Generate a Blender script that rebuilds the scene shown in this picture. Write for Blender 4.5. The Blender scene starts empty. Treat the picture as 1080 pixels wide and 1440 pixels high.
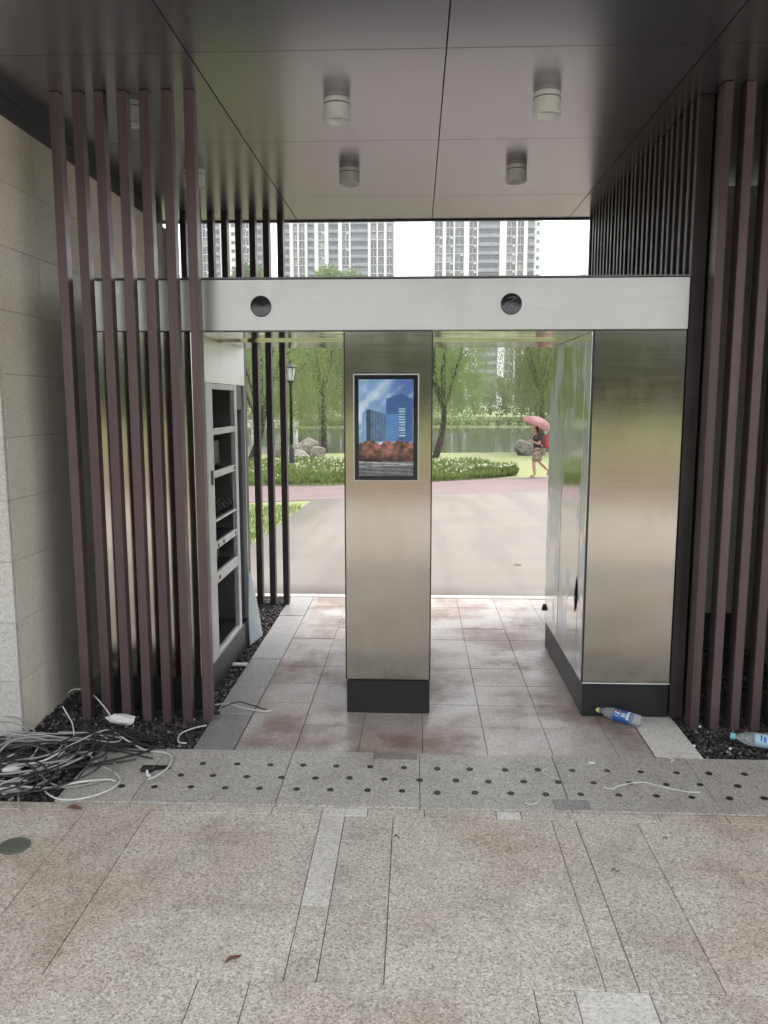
import bpy, bmesh, math, random
import numpy as np
from mathutils import Vector, Matrix
R = math.radians
random.seed(7)
scene = bpy.context.scene
col = scene.collection

# ------------------------------------------------------------------ camera
cam_d = bpy.data.cameras.new('camera')
cam = bpy.data.objects.new('camera', cam_d)
col.objects.link(cam)
cam_d.sensor_fit = 'VERTICAL'
cam_d.sensor_height = 36.0
cam_d.lens = 28.0
cam_d.clip_start = 0.05
cam_d.clip_end = 3000
EYE = 1.65
PITCH = math.atan(155 / 1120.0)
YAW = math.atan(46 / math.hypot(1120, 155))
cam.location = (0, 0, EYE)
cam.rotation_euler = (math.pi / 2 - PITCH, 0, YAW)
scene.camera = cam
scene.render.resolution_x, scene.render.resolution_y = 768, 1024

# ------------------------------------------------------------------ light
SUN_EL, SUN_ROT = R(64), R(50)
world = bpy.data.worlds.new('World')
scene.world = world
world.use_nodes = True
wn = world.node_tree
for n in list(wn.nodes):
    wn.nodes.remove(n)
wo = wn.nodes.new('ShaderNodeOutputWorld')
bg = wn.nodes.new('ShaderNodeBackground')
sky = wn.nodes.new('ShaderNodeTexSky')
sky.sky_type = 'NISHITA'
sky.sun_disc = False
sky.sun_elevation = SUN_EL
sky.sun_rotation = SUN_ROT
sky.air_density = 1.0
sky.dust_density = 2.0
sky.ozone_density = 1.0
hsv = wn.nodes.new('ShaderNodeHueSaturation')     # overcast: the blue is washed out of the sky
hsv.inputs['Saturation'].default_value = 0.10
wn.links.new(sky.outputs[0], hsv.inputs['Color'])
wn.links.new(hsv.outputs[0], bg.inputs[0])
bg.inputs[1].default_value = 0.15
wn.links.new(bg.outputs[0], wo.inputs[0])

sun_d = bpy.data.lights.new('sun', 'SUN')
sun_d.energy = 0.8
sun_d.angle = R(25)
sun_d.color = (1.0, 0.98, 0.95)
sun = bpy.data.objects.new('sun', sun_d)
col.objects.link(sun)
# sun_rotation is measured clockwise from +Y seen from above
sd = Vector((math.sin(SUN_ROT) * math.cos(SUN_EL), math.cos(SUN_ROT) * math.cos(SUN_EL), math.sin(SUN_EL)))
sun.rotation_euler = sd.to_track_quat('Z', 'Y').to_euler()
sun.location = sd * 50

vs = scene.view_settings
vs.view_transform = 'Standard'
vs.look = 'None'
vs.exposure = 1.92
vs.gamma = 1.0
vs.use_curve_mapping = False
scene.cycles.use_denoising = True
scene.cycles.max_bounces = 10
scene.cycles.diffuse_bounces = 5
scene.cycles.glossy_bounces = 5
scene.cycles.transparent_max_bounces = 12
scene.cycles.sample_clamp_indirect = 6.0

# ------------------------------------------------------------------ helpers
class MB:
    """collects shapes that become one mesh object"""
    def __init__(self):
        self.v = []; self.f = []; self.mi = []
    def add(self, vs_, fs, mi=0):
        b = len(self.v)
        self.v.extend([tuple(p) for p in vs_])
        for f in fs:
            self.f.append(tuple(b + i for i in f)); self.mi.append(mi)
        return self
    def box(self, x0, x1, y0, y1, z0, z1, mi=0):
        v = [(x, y, z) for z in (z0, z1) for y in (y0, y1) for x in (x0, x1)]
        return self.add(v, [(0, 2, 3, 1), (4, 5, 7, 6), (0, 1, 5, 4), (2, 6, 7, 3), (0, 4, 6, 2), (1, 3, 7, 5)], mi)
    def cbox(self, x0, x1, y0, y1, z0, z1, c=0.004, mi=0):
        """box with chamfered edges"""
        X = (x0, x1); Y = (y0, y1); Z = (z0, z1)
        v = []; idx = {}
        for i in (0, 1):
            for j in (0, 1):
                for k in (0, 1):
                    dx, dy, dz = (c if i == 0 else -c), (c if j == 0 else -c), (c if k == 0 else -c)
                    idx[i, j, k] = len(v)
                    v += [(X[i], Y[j] + dy, Z[k] + dz), (X[i] + dx, Y[j], Z[k] + dz), (X[i] + dx, Y[j] + dy, Z[k])]
        g = lambda i, j, k, a: idx[i, j, k] + a
        f = []
        for s in (0, 1):
            f.append((g(s, 0, 0, 0), g(s, 1, 0, 0), g(s, 1, 1, 0), g(s, 0, 1, 0)))
            f.append((g(0, s, 0, 1), g(1, s, 0, 1), g(1, s, 1, 1), g(0, s, 1, 1)))
            f.append((g(0, 0, s, 2), g(1, 0, s, 2), g(1, 1, s, 2), g(0, 1, s, 2)))
        for a in (0, 1):
            for b in (0, 1):
                f.append((g(a, b, 0, 0), g(a, b, 1, 0), g(a, b, 1, 1), g(a, b, 0, 1)))
                f.append((g(a, 0, b, 0), g(a, 1, b, 0), g(a, 1, b, 2), g(a, 0, b, 2)))
                f.append((g(0, a, b, 1), g(1, a, b, 1), g(1, a, b, 2), g(0, a, b, 2)))
        for i in (0, 1):
            for j in (0, 1):
                for k in (0, 1):
                    f.append((g(i, j, k, 0), g(i, j, k, 1), g(i, j, k, 2)))
        return self.add(v, f, mi)
    def tube(self, pts, rad, n=8, cap=True, mi=0):
        pts = [Vector(p) for p in pts]
        if not hasattr(rad, '__len__'):
            rad = [rad] * len(pts)
        v = []; f = []
        up = Vector((0.13, 0.31, 0.94)).normalized()
        prev = None
        for i, p in enumerate(pts):
            t = (pts[min(i + 1, len(pts) - 1)] - pts[max(i - 1, 0)])
            if t.length < 1e-9: t = Vector((0, 0, 1))
            t.normalize()
            if prev is None:
                a = t.cross(up)
                if a.length < 1e-3: a = t.cross(Vector((1, 0, 0)))
            else:
                a = prev - t * prev.dot(t)
                if a.length < 1e-6: a = t.cross(up)
            a.normalize(); prev = a
            b = t.cross(a)
            for k in range(n):
                th = 2 * math.pi * k / n
                v.append(p + (a * math.cos(th) + b * math.sin(th)) * rad[i])
        for i in range(len(pts) - 1):
            for k in range(n):
                k2 = (k + 1) % n
                f.append((i * n + k, i * n + k2, (i + 1) * n + k2, (i + 1) * n + k))
        if cap:
            f.append(tuple(range(n - 1, -1, -1)))
            f.append(tuple((len(pts) - 1) * n + k for k in range(n)))
        return self.add(v, f, mi)
    def lathe(self, prof, n=16, o=(0, 0, 0), mi=0, mat=None):
        """profile [(r, z)] turned about z"""
        v = []; f = []
        for r, z in prof:
            for k in range(n):
                th = 2 * math.pi * k / n
                p = Vector((r * math.cos(th), r * math.sin(th), z))
                if mat: p = mat @ p
                v.append((p[0] + o[0], p[1] + o[1], p[2] + o[2]))
        for i in range(len(prof) - 1):
            for k in range(n):
                k2 = (k + 1) % n
                f.append((i * n + k, i * n + k2, (i + 1) * n + k2, (i + 1) * n + k))
        if prof[0][0] > 1e-6: f.append(tuple(range(n - 1, -1, -1)))
        if prof[-1][0] > 1e-6: f.append(tuple((len(prof) - 1) * n + k for k in range(n)))
        return self.add(v, f, mi)
    def build(self, name, mats, parent=None, smooth=False, recalc=True, offset=None):
        me = bpy.data.meshes.new(name)
        me.from_pydata(self.v, [], self.f)
        if not isinstance(mats, (list, tuple)): mats = [mats]
        for m in mats: me.materials.append(m)
        if len(mats) > 1: me.polygons.foreach_set('material_index', self.mi)
        if recalc:
            bm = bmesh.new(); bm.from_mesh(me)
            bmesh.ops.recalc_face_normals(bm, faces=bm.faces)
            bm.to_mesh(me); bm.free()
        if smooth:
            me.polygons.foreach_set('use_smooth', [True] * len(me.polygons))
        return link(name, me, parent)

def link(name, data, parent=None, loc=None):
    o = bpy.data.objects.new(name, data)
    col.objects.link(o)
    if parent is not None: o.parent = parent
    if loc is not None: o.location = loc
    return o

def tag(o, label=None, cat=None, group=None, kind=None):
    if label: o['label'] = label
    if cat: o['category'] = cat
    if group: o['group'] = group
    if kind: o['kind'] = kind
    return o

def thing(name, label, cat, loc=(0, 0, 0), group=None):
    return tag(link(name, None, None, loc), label, cat, group)

def arr_mesh(name, verts, quads, mat, parent=None, smooth=False, tri=False):
    """fast mesh from numpy arrays"""
    me = bpy.data.meshes.new(name)
    k = 3 if tri else 4
    nv, nf = len(verts), len(quads)
    me.vertices.add(nv); me.vertices.foreach_set('co', np.asarray(verts, np.float32).ravel())
    me.loops.add(nf * k); me.loops.foreach_set('vertex_index', np.asarray(quads, np.int32).ravel())
    me.polygons.add(nf); me.polygons.foreach_set('loop_start', np.arange(0, nf * k, k, dtype=np.int32))
    me.polygons.foreach_set('loop_total', np.full(nf, k, np.int32))
    if smooth: me.polygons.foreach_set('use_smooth', np.ones(nf, bool))
    me.materials.append(mat)
    me.update(calc_edges=True); me.validate()
    return me if parent is False else link(name, me, parent)

# ------------------------------------------------------------------ materials
def new_mat(name):
    m = bpy.data.materials.new(name); m.use_nodes = True
    nt = m.node_tree
    return m, nt, nt.nodes['Principled BSDF']
def N(nt, t, **kw):
    n = nt.nodes.new(t)
    for k, v in kw.items():
        if hasattr(n, k): setattr(n, k, v)
        else: n.inputs[k].default_value = v
    return n
def L(nt, a, b): nt.links.new(a, b)
def pos(nt, scale=(1, 1, 1), obj=False):
    if obj: src = N(nt, 'ShaderNodeTexCoord').outputs['Object']
    else: src = N(nt, 'ShaderNodeNewGeometry').outputs['Position']
    mp = N(nt, 'ShaderNodeMapping'); mp.inputs['Scale'].default_value = scale
    L(nt, src, mp.inputs['Vector'])
    return mp.outputs[0]
def noise(nt, vec, scale, detail=3, rough=0.55):
    n = N(nt, 'ShaderNodeTexNoise'); n.inputs['Scale'].default_value = scale
    n.inputs['Detail'].default_value = detail; n.inputs['Roughness'].default_value = rough
    L(nt, vec, n.inputs['Vector'])
    return n.outputs[0]
def ramp(nt, fac, stops):
    r = N(nt, 'ShaderNodeValToRGB'); e = r.color_ramp.elements
    while len(e) < len(stops): e.new(0.5)
    for el, (p, c) in zip(e, stops):
        el.position = p; el.color = (c[0], c[1], c[2], 1) if hasattr(c, '__len__') else (c, c, c, 1)
    L(nt, fac, r.inputs[0])
    return r.outputs[0]
def mix(nt, fac, a, b, mode='MIX'):
    m = N(nt, 'ShaderNodeMix'); m.data_type = 'RGBA'; m.blend_type = mode
    for sock, val in ((m.inputs[0], fac), (m.inputs[6], a), (m.inputs[7], b)):
        if isinstance(val, (int, float)): sock.default_value = val
        elif hasattr(val, '__len__'): sock.default_value = (val[0], val[1], val[2], 1)
        else: L(nt, val, sock)
    return m.outputs[2]
def mrange(nt, v, a, b, c, d):
    m = N(nt, 'ShaderNodeMapRange')
    for i, x in enumerate((a, b, c, d)): m.inputs[i + 1].default_value = x
    L(nt, v, m.inputs[0]); return m.outputs[0]
def bump(nt, h, bs, strength=0.3, dist=0.01):
    b = N(nt, 'ShaderNodeBump'); b.inputs['Strength'].default_value = strength; b.inputs['Distance'].default_value = dist
    L(nt, h, b.inputs['Height']); L(nt, b.outputs[0], bs.inputs['Normal'])
def plain(name, c, rough=0.5, metal=0.0, spec=0.5, var=0.12, vscale=6.0):
    m, nt, bs = new_mat(name)
    nz = noise(nt, pos(nt), vscale, 4)
    c1 = mix(nt, mrange(nt, nz, 0.3, 0.7, 0, 1), [x * (1 - var) for x in c], [min(1, x * (1 + var)) for x in c])
    L(nt, c1, bs.inputs['Base Color'])
    bs.inputs['Roughness'].default_value = rough; bs.inputs['Metallic'].default_value = metal
    bs.inputs['Specular IOR Level'].default_value = spec
    return m

def granite(name, base, speck_d, speck_l, scale=120, stain=(0.30, 0.17, 0.13), stain_amt=0.5, stain_scale=1.3, rough=(0.35, 0.7), wet=0.0, rnd=0.18, grime=0.35, mud=0.0):
    m, nt, bs = new_mat(name)
    p = pos(nt)
    info = N(nt, 'ShaderNodeObjectInfo')
    v = N(nt, 'ShaderNodeTexVoronoi'); v.inputs['Scale'].default_value = scale; L(nt, p, v.inputs['Vector'])
    sp = N(nt, 'ShaderNodeSeparateColor'); L(nt, v.outputs['Color'], sp.inputs[0])
    fine = noise(nt, p, scale * 0.45, 3, 0.7)
    g = N(nt, 'ShaderNodeMath'); g.operation = 'ADD'; L(nt, sp.outputs[0], g.inputs[0]); L(nt, fine, g.inputs[1])
    gs = N(nt, 'ShaderNodeMath'); gs.operation = 'MULTIPLY'; gs.inputs[1].default_value = 0.5; L(nt, g.outputs[0], gs.inputs[0])
    c = ramp(nt, gs.outputs[0], [(0.28, speck_d), (0.44, base), (0.60, base), (0.74, speck_l)])
    # each stone has its own tone
    tone = mrange(nt, info.outputs['Random'], 0, 1, 1 - rnd, 1 + rnd)
    hv = N(nt, 'ShaderNodeHueSaturation'); L(nt, c, hv.inputs['Color']); L(nt, tone, hv.inputs['Value'])
    # trodden-in dirt
    st = noise(nt, p, stain_scale, 5, 0.62)
    sf = ramp(nt, st, [(0.44, 0.0), (0.66, 1.0)])
    sm = N(nt, 'ShaderNodeMath'); sm.operation = 'MULTIPLY'; sm.inputs[1].default_value = stain_amt; L(nt, sf, sm.inputs[0])
    c2 = mix(nt, sm.outputs[0], hv.outputs[0], mix(nt, 1.0, hv.outputs[0], stain, 'MULTIPLY'))
    gr = noise(nt, p, 4.7, 6, 0.7)
    gm = N(nt, 'ShaderNodeMath'); gm.operation = 'MULTIPLY'; gm.inputs[1].default_value = grime
    L(nt, ramp(nt, gr, [(0.48, 0.0), (0.75, 1.0)]), gm.inputs[0])
    c3 = mix(nt, gm.outputs[0], c2, mix(nt, 1.0, c2, (0.5, 0.47, 0.43), 'MULTIPLY'))
    if mud:     # dried mud carried in on shoes and wheels, with ragged edges
        mz = noise(nt, p, 1.05, 7, 0.68)
        mm = N(nt, 'ShaderNodeMath'); mm.operation = 'MULTIPLY'; mm.inputs[1].default_value = mud
        L(nt, ramp(nt, mz, [(0.485, 0.0), (0.585, 1.0)]), mm.inputs[0])
        c3 = mix(nt, mm.outputs[0], c3, mix(nt, noise(nt, p, 14, 4), (0.13, 0.082, 0.067), (0.31, 0.215, 0.185)))
    L(nt, c3, bs.inputs['Base Color'])
    rr = mrange(nt, noise(nt, p, 2.1, 4, 0.6), 0.35, 0.65, rough[0], rough[1])
    L(nt, rr, bs.inputs['Roughness'])
    bump(nt, gs.outputs[0], bs, 0.25, 0.003)
    return m

def stainless(name, tint=(0.62, 0.595, 0.55), rough=0.2, axis='h', dents=0.0, aniso=0.5, film=False):
    m, nt, bs = new_mat(name)
    sc = (3, 3, 260) if axis == 'h' else (260, 260, 2)
    br = noise(nt, pos(nt, sc), 1.0, 3, 0.6)
    sm = noise(nt, pos(nt), 1.7, 3, 0.6)
    c = mix(nt, mrange(nt, br, 0.3, 0.7, 0, 1), [x * 0.94 for x in tint], [min(1, x * 1.05) for x in tint])
    c = mix(nt, mrange(nt, sm, 0.45, 0.75, 0, 0.25), c, [x * 0.75 for x in tint])
    wipe = noise(nt, pos(nt, (1.0, 1.0, 0.35)), 7.0, 5, 0.7)      # hand marks and dried rain
    c = mix(nt, mrange(nt, wipe, 0.52, 0.72, 0, 0.28), c, [x * 0.82 for x in tint])
    bs.inputs['Metallic'].default_value = 1.0
    if film:   # wrinkled protective film left on the sheet in torn patches
        fz = noise(nt, pos(nt, (1, 1.6, 0.9)), 1.9, 6, 0.7)
        ff = ramp(nt, fz, [(0.50, 0.0), (0.54, 1.0)])
        c = mix(nt, ff, c, (0.52, 0.56, 0.60))
        L(nt, mrange(nt, ff, 0, 1, rough, rough + 0.16), bs.inputs['Roughness'])
        L(nt, mrange(nt, ff, 0, 1, 1.0, 0.75), bs.inputs['Metallic'])
    else:
        rsum = N(nt, 'ShaderNodeMath'); rsum.operation = 'ADD'
        L(nt, mrange(nt, br, 0.3, 0.7, rough * 0.85, rough * 1.2), rsum.inputs[0]); L(nt, mrange(nt, wipe, 0.5, 0.75, 0.0, 0.05), rsum.inputs[1])
        L(nt, rsum.outputs[0], bs.inputs['Roughness'])
    L(nt, c, bs.inputs['Base Color'])
    bs.inputs['Anisotropic'].default_value = aniso
    ad = N(nt, 'ShaderNodeMath'); ad.operation = 'ADD'
    m1 = N(nt, 'ShaderNodeMath'); m1.operation = 'MULTIPLY'; m1.inputs[1].default_value = 0.0 if film else 0.008; L(nt, br, m1.inputs[0])
    m2 = N(nt, 'ShaderNodeMath'); m2.operation = 'MULTIPLY'; m2.inputs[1].default_value = dents; L(nt, noise(nt, pos(nt), 2.5, 2, 0.5), m2.inputs[0])
    L(nt, m1.outputs[0], ad.inputs[0]); L(nt, m2.outputs[0], ad.inputs[1])
    bump(nt, ad.outputs[0], bs, 0.5, 0.01)
    return m

def leafmat(name, c1, c2, trans=0.35):
    m, nt, bs = new_mat(name)
    nz = noise(nt, pos(nt), 1.6, 3)
    info = N(nt, 'ShaderNodeObjectInfo')
    c = mix(nt, mrange(nt, nz, 0.3, 0.7, 0, 1), c1, c2)
    hv = N(nt, 'ShaderNodeHueSaturation'); L(nt, c, hv.inputs['Color'])
    L(nt, mrange(nt, info.outputs['Random'], 0, 1, 0.8, 1.25), hv.inputs['Value'])
    L(nt, mrange(nt, info.outputs['Random'], 0, 1, 0.48, 0.52), hv.inputs['Hue'])
    L(nt, hv.outputs[0], bs.inputs['Base Color'])
    bs.inputs['Roughness'].default_value = 0.55
    tr = N(nt, 'ShaderNodeBsdfTranslucent'); L(nt, hv.outputs[0], tr.inputs[0])
    ms = N(nt, 'ShaderNodeMixShader'); ms.inputs[0].default_value = trans
    L(nt, bs.outputs[0], ms.inputs[1]); L(nt, tr.outputs[0], ms.inputs[2])
    L(nt, ms.outputs[0], nt.nodes['Material Output'].inputs[0])
    return m

MT = {}
MT['tile'] = granite('pink_granite', (0.44, 0.41, 0.385), (0.33, 0.30, 0.28), (0.56, 0.53, 0.505), 190, stain=(0.74, 0.58, 0.53), stain_amt=0.75, stain_scale=1.25, rough=(0.3, 0.6), rnd=0.06, grime=0.5, mud=0.85)
MT['border'] = granite('grey_granite_border', (0.30, 0.29, 0.285), (0.2, 0.195, 0.19), (0.42, 0.41, 0.40), 200, stain_amt=0.25, stain=(0.7, 0.6, 0.56), rough=(0.3, 0.55), rnd=0.28, grime=0.3)
MT['patch'] = granite('dark_repair_granite', (0.24, 0.235, 0.225), (0.17, 0.165, 0.16), (0.33, 0.325, 0.31), 180, stain_amt=0.2, stain=(0.75, 0.72, 0.62), rough=(0.45, 0.75), rnd=0.05, grime=0.3)
MT['strip'] = granite('grey_granite_threshold', (0.46, 0.445, 0.41), (0.28, 0.265, 0.25), (0.62, 0.60, 0.565), 180, stain_amt=0.25, stain=(0.75, 0.72, 0.62), rough=(0.45, 0.75), rnd=0.1, grime=0.4)
MT['slab'] = granite('rough_granite_slab', (0.575, 0.54, 0.485), (0.32, 0.29, 0.26), (0.77, 0.74, 0.69), 180, stain_amt=0.85, stain=(0.75, 0.665, 0.58), stain_scale=1.0, rough=(0.4, 0.75), rnd=0.045, grime=0.6)
MT['slab_light'] = granite('pale_granite_slab', (0.70, 0.68, 0.645), (0.52, 0.50, 0.47), (0.80, 0.785, 0.76), 130, stain_amt=0.3, stain=(0.8, 0.74, 0.68), rough=(0.5, 0.8), rnd=0.06, grime=0.3)
MT['stone_wall'] = granite('beige_stone', (0.72, 0.675, 0.585), (0.63, 0.59, 0.51), (0.79, 0.745, 0.66), 130, stain_amt=0.3, stain=(0.85, 0.81, 0.75), rough=(0.6, 0.8), rnd=0.03, grime=0.2)
MT['stone_pale'] = granite('pale_wall_stone', (0.58, 0.565, 0.53), (0.46, 0.445, 0.42), (0.66, 0.65, 0.62), 130, stain_amt=0.2, stain=(0.85, 0.82, 0.78), rough=(0.6, 0.8), rnd=0.05, grime=0.2)
MT['stone_dim'] = granite('grey_wall_stone', (0.42, 0.40, 0.36), (0.33, 0.31, 0.28), (0.50, 0.48, 0.44), 130, stain_amt=0.2, stain=(0.85, 0.82, 0.78), rough=(0.6, 0.8), rnd=0.04, grime=0.2)
MT['wall_joint'] = plain('stone_joint', (0.38, 0.35, 0.30), 0.9)
MT['mortar'] = plain('mortar', (0.17, 0.155, 0.135), 0.9, 0, 0.3, 0.4, 5)
MT['joint'] = plain('dark_joint', (0.10, 0.093, 0.085), 0.9)
MT['steel'] = stainless('brushed_stainless', (0.55, 0.513, 0.455), 0.12, 'h', aniso=0.0, dents=0.05)
MT['steel_side'] = stainless('polished_stainless_with_film', (0.64, 0.65, 0.62), 0.1, 'v', dents=0.1, aniso=0.0, film=True)
MT['steel_under'] = stainless('polished_stainless', (0.70, 0.70, 0.66), 0.07, 'h', dents=0.5, aniso=0.0)
MT['beam'] = stainless('matt_silver_sheet', (0.60, 0.61, 0.605), 0.36, 'h', dents=0.25, aniso=0.0)
MT['plinth'] = plain('black_plinth', (0.013, 0.013, 0.014), 0.45, 0.0, 0.5)
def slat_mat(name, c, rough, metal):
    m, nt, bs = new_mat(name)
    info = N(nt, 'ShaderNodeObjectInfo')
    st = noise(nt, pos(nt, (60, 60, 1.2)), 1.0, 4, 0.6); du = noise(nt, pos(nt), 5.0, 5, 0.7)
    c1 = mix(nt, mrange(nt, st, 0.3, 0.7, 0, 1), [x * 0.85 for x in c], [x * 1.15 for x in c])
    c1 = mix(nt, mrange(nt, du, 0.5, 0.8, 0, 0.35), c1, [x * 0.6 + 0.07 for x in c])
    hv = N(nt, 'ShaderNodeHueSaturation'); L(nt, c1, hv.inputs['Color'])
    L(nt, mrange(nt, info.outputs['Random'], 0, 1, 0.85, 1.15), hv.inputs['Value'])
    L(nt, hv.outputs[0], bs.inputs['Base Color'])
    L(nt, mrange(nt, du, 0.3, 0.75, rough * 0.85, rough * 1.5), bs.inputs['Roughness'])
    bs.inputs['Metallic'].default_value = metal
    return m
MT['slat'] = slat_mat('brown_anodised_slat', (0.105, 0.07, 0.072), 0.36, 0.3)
MT['slat_dark'] = slat_mat('dark_and_backlit_slat', (0.042, 0.032, 0.033), 0.42, 0.2)  # darker slat copy; the far row's backlit shade is put into this colour
MT['dark_metal'] = plain('charcoal_metal', (0.022, 0.023, 0.027), 0.5, 0.1)
MT['black_gap'] = plain('black_gap', (0.01, 0.01, 0.011), 0.9)
MT['white_paint'] = plain('white_powder_coat', (0.80, 0.81, 0.79), 0.4)
MT['frame'] = plain('pale_frame_metal', (0.55, 0.57, 0.57), 0.4, 0.2)
MT['cap_metal'] = plain('grey_cap_metal', (0.17, 0.175, 0.18), 0.4, 0.5)
MT['lens'] = plain('frosted_lens', (0.78, 0.78, 0.76), 0.25)

def ceiling_mat():
    m, nt, bs = new_mat('grey_aluminium_panel')
    nz = noise(nt, pos(nt), 0.8, 2)
    info = N(nt, 'ShaderNodeObjectInfo')
    c = mix(nt, mrange(nt, nz, 0.3, 0.7, 0, 1), (0.335, 0.325, 0.365), (0.365, 0.355, 0.395))
    hv = N(nt, 'ShaderNodeHueSaturation'); L(nt, c, hv.inputs['Color'])
    L(nt, mrange(nt, info.outputs['Random'], 0, 1, 0.97, 1.03), hv.inputs['Value'])
    L(nt, hv.outputs[0], bs.inputs['Base Color'])
    bs.inputs['Metallic'].default_value = 0.88
    bs.inputs['Roughness'].default_value = 0.24
    return m
MT['ceiling'] = ceiling_mat()

def concrete_mat():
    m, nt, bs = new_mat('pale_concrete')
    p = pos(nt)
    a = noise(nt, p, 0.35, 6, 0.6); b = noise(nt, p, 9.0, 4, 0.7)
    st = noise(nt, pos(nt, (0.35, 2.2, 1)), 0.8, 5, 0.65)
    c = mix(nt, mrange(nt, a, 0.3, 0.7, 0, 1), (0.145, 0.124, 0.101), (0.19, 0.164, 0.136))
    c = mix(nt, ramp(nt, st, [(0.5, 0.0), (0.75, 0.4)]), c, (0.12, 0.10, 0.082))
    c = mix(nt, mrange(nt, b, 0.4, 0.8, 0, 0.2), c, (0.125, 0.112, 0.10))
    mp = N(nt, 'ShaderNodeMapping'); mp.inputs['Rotation'].default_value = (0, 0, 0.45); mp.inputs['Scale'].default_value = (2.4, 0.16, 1)
    L(nt, p, mp.inputs['Vector'])
    ty = noise(nt, mp.outputs[0], 1.0, 4, 0.6)     # tyre marks drawn out along the way
    c = mix(nt, ramp(nt, ty, [(0.47, 0.0), (0.62, 0.55)]), c, (0.115, 0.097, 0.082))
    L(nt, c, bs.inputs['Base Color'])
    L(nt, mrange(nt, a, 0.3, 0.7, 0.35, 0.7), bs.inputs['Roughness'])
    bump(nt, b, bs, 0.15, 0.004)
    return m
MT['concrete'] = concrete_mat()
MT['path'] = plain('red_tinted_path', (0.15, 0.098, 0.096), 0.6, 0, 0.5, 0.18, 1.2)
MT['forecourt'] = granite('worn_forecourt_granite', (0.36, 0.34, 0.31), (0.2, 0.185, 0.17), (0.5, 0.48, 0.45), 120, stain_amt=0.6, stain=(0.75, 0.68, 0.6), rnd=0.0, grime=0.6)
MT['road'] = plain('brown_asphalt_road', (0.14, 0.098, 0.068), 0.75, 0, 0.4, 0.2, 1.0)

def lawn_mat():
    m, nt, bs = new_mat('lawn')
    p = pos(nt)
    a = noise(nt, p, 0.12, 4, 0.6); b = noise(nt, p, 5.0, 5, 0.75); c0 = noise(nt, p, 0.9, 5, 0.7)
    c = mix(nt, mrange(nt, a, 0.3, 0.7, 0, 1), (0.185, 0.22, 0.07), (0.28, 0.29, 0.12))
    c = mix(nt, mrange(nt, c0, 0.4, 0.75, 0, 0.7), c, (0.29, 0.265, 0.15))
    c = mix(nt, mrange(nt, b, 0.3, 0.75, 0.0, 0.55), c, (0.075, 0.11, 0.028))
    L(nt, c, bs.inputs['Base Color']); bs.inputs['Roughness'].default_value = 0.85
    bump(nt, b, bs, 0.6, 0.04)
    return m
MT['lawn'] = lawn_mat()
def water_mat():
    m, nt, bs = new_mat('pond_water')
    bs.inputs['Base Color'].default_value = (0.055, 0.062, 0.04, 1)
    bs.inputs['Roughness'].default_value = 0.08
    bs.inputs['IOR'].default_value = 1.33
    bump(nt, noise(nt, pos(nt, (0.6, 2.2, 1)), 1.4, 3), bs, 0.08, 0.02)
    return m
MT['water'] = water_mat()
MT['willow'] = leafmat('willow_leaf', (0.13, 0.185, 0.055), (0.235, 0.30, 0.10), 0.5)
MT['broad'] = leafmat('broad_leaf', (0.10, 0.145, 0.05), (0.185, 0.235, 0.085), 0.4)
MT['bed_leaf'] = leafmat('flower_bed_leaf', (0.11, 0.17, 0.035), (0.20, 0.265, 0.07), 0.35)
MT['hedge_leaf'] = leafmat('hedge_leaf', (0.045, 0.07, 0.025), (0.085, 0.115, 0.04), 0.25)
MT['petal'] = leafmat('white_petal', (0.55, 0.56, 0.40), (0.66, 0.66, 0.52), 0.3)
MT['bark'] = plain('bark', (0.05, 0.041, 0.032), 0.9, 0, 0.3, 0.35, 7)
MT['rock'] = granite('boulder', (0.20, 0.18, 0.15), (0.11, 0.10, 0.085), (0.27, 0.25, 0.22), 22, stain_amt=0.5, stain=(0.6, 0.55, 0.45), stain_scale=2.5, rough=(0.7, 0.9), rnd=0.12, grime=0.6)

# ================================================================== THE GROUND
def g(y):
    """fall of the ground behind the gate, towards the pond"""
    return -0.02 - 0.43 * min(max((y - 6.7) / 15.3, 0), 1) - 0.15 * min(max((y - 22) / 12, 0), 1)
def sstep(a, b, x):
    t = min(max((x - a) / (b - a), 0), 1); return t * t * (3 - 2 * t)
def terrain_z(x, y):
    if y < 6.7: return -0.14
    z = g(y) - 0.03
    near = 36 + 1.2 * math.sin(x / 9.0); far = 78 + 4 * math.sin(x / 15.0 + 1)
    inside = sstep(near, near + 2.5, y) * (1 - sstep(far - 4, far, y)) * sstep(-60, -56, x) * (1 - sstep(90, 95, x))
    z -= 1.0 * inside
    z += 0.9 * sstep(far, far + 40, y)
    return z
def axis(lst):
    out = []
    for a, b, s in lst:
        n = max(1, int(round((b - a) / s)))
        out += [a + (b - a) * i / n for i in range(n)]
    return out + [lst[-1][1]]
gx = axis([(-350, -100, 50), (-100, -40, 15), (-40, 40, 2.0), (40, 100, 10), (100, 350, 50)])
gy = axis([(-90, 6.6, 11), (6.6, 6.7, 0.1), (6.7, 22, 0.9), (22, 34, 1.0), (34, 42, 0.5), (42, 70, 4), (70, 90, 1), (90, 130, 5), (130, 430, 50)])
nx = len(gx)
ground = arr_mesh('ground', [(x, y, terrain_z(x, y)) for y in gy for x in gx],
                  [(j * nx + i, j * nx + i + 1, (j + 1) * nx + i + 1, (j + 1) * nx + i) for j in range(len(gy) - 1) for i in range(nx - 1)], MT['lawn'], smooth=True)
tag(ground, 'lawn sloping down to the pond behind the gate', kind='structure')
w = MB().add([(-60, 34, -0.86), (95, 34, -0.86), (95, 86, -0.86), (-60, 86, -0.86)], [(0, 1, 2, 3)])
tag(w.build('pond_water', MT['water']), 'still green-grey pond water', kind='structure')

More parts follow.
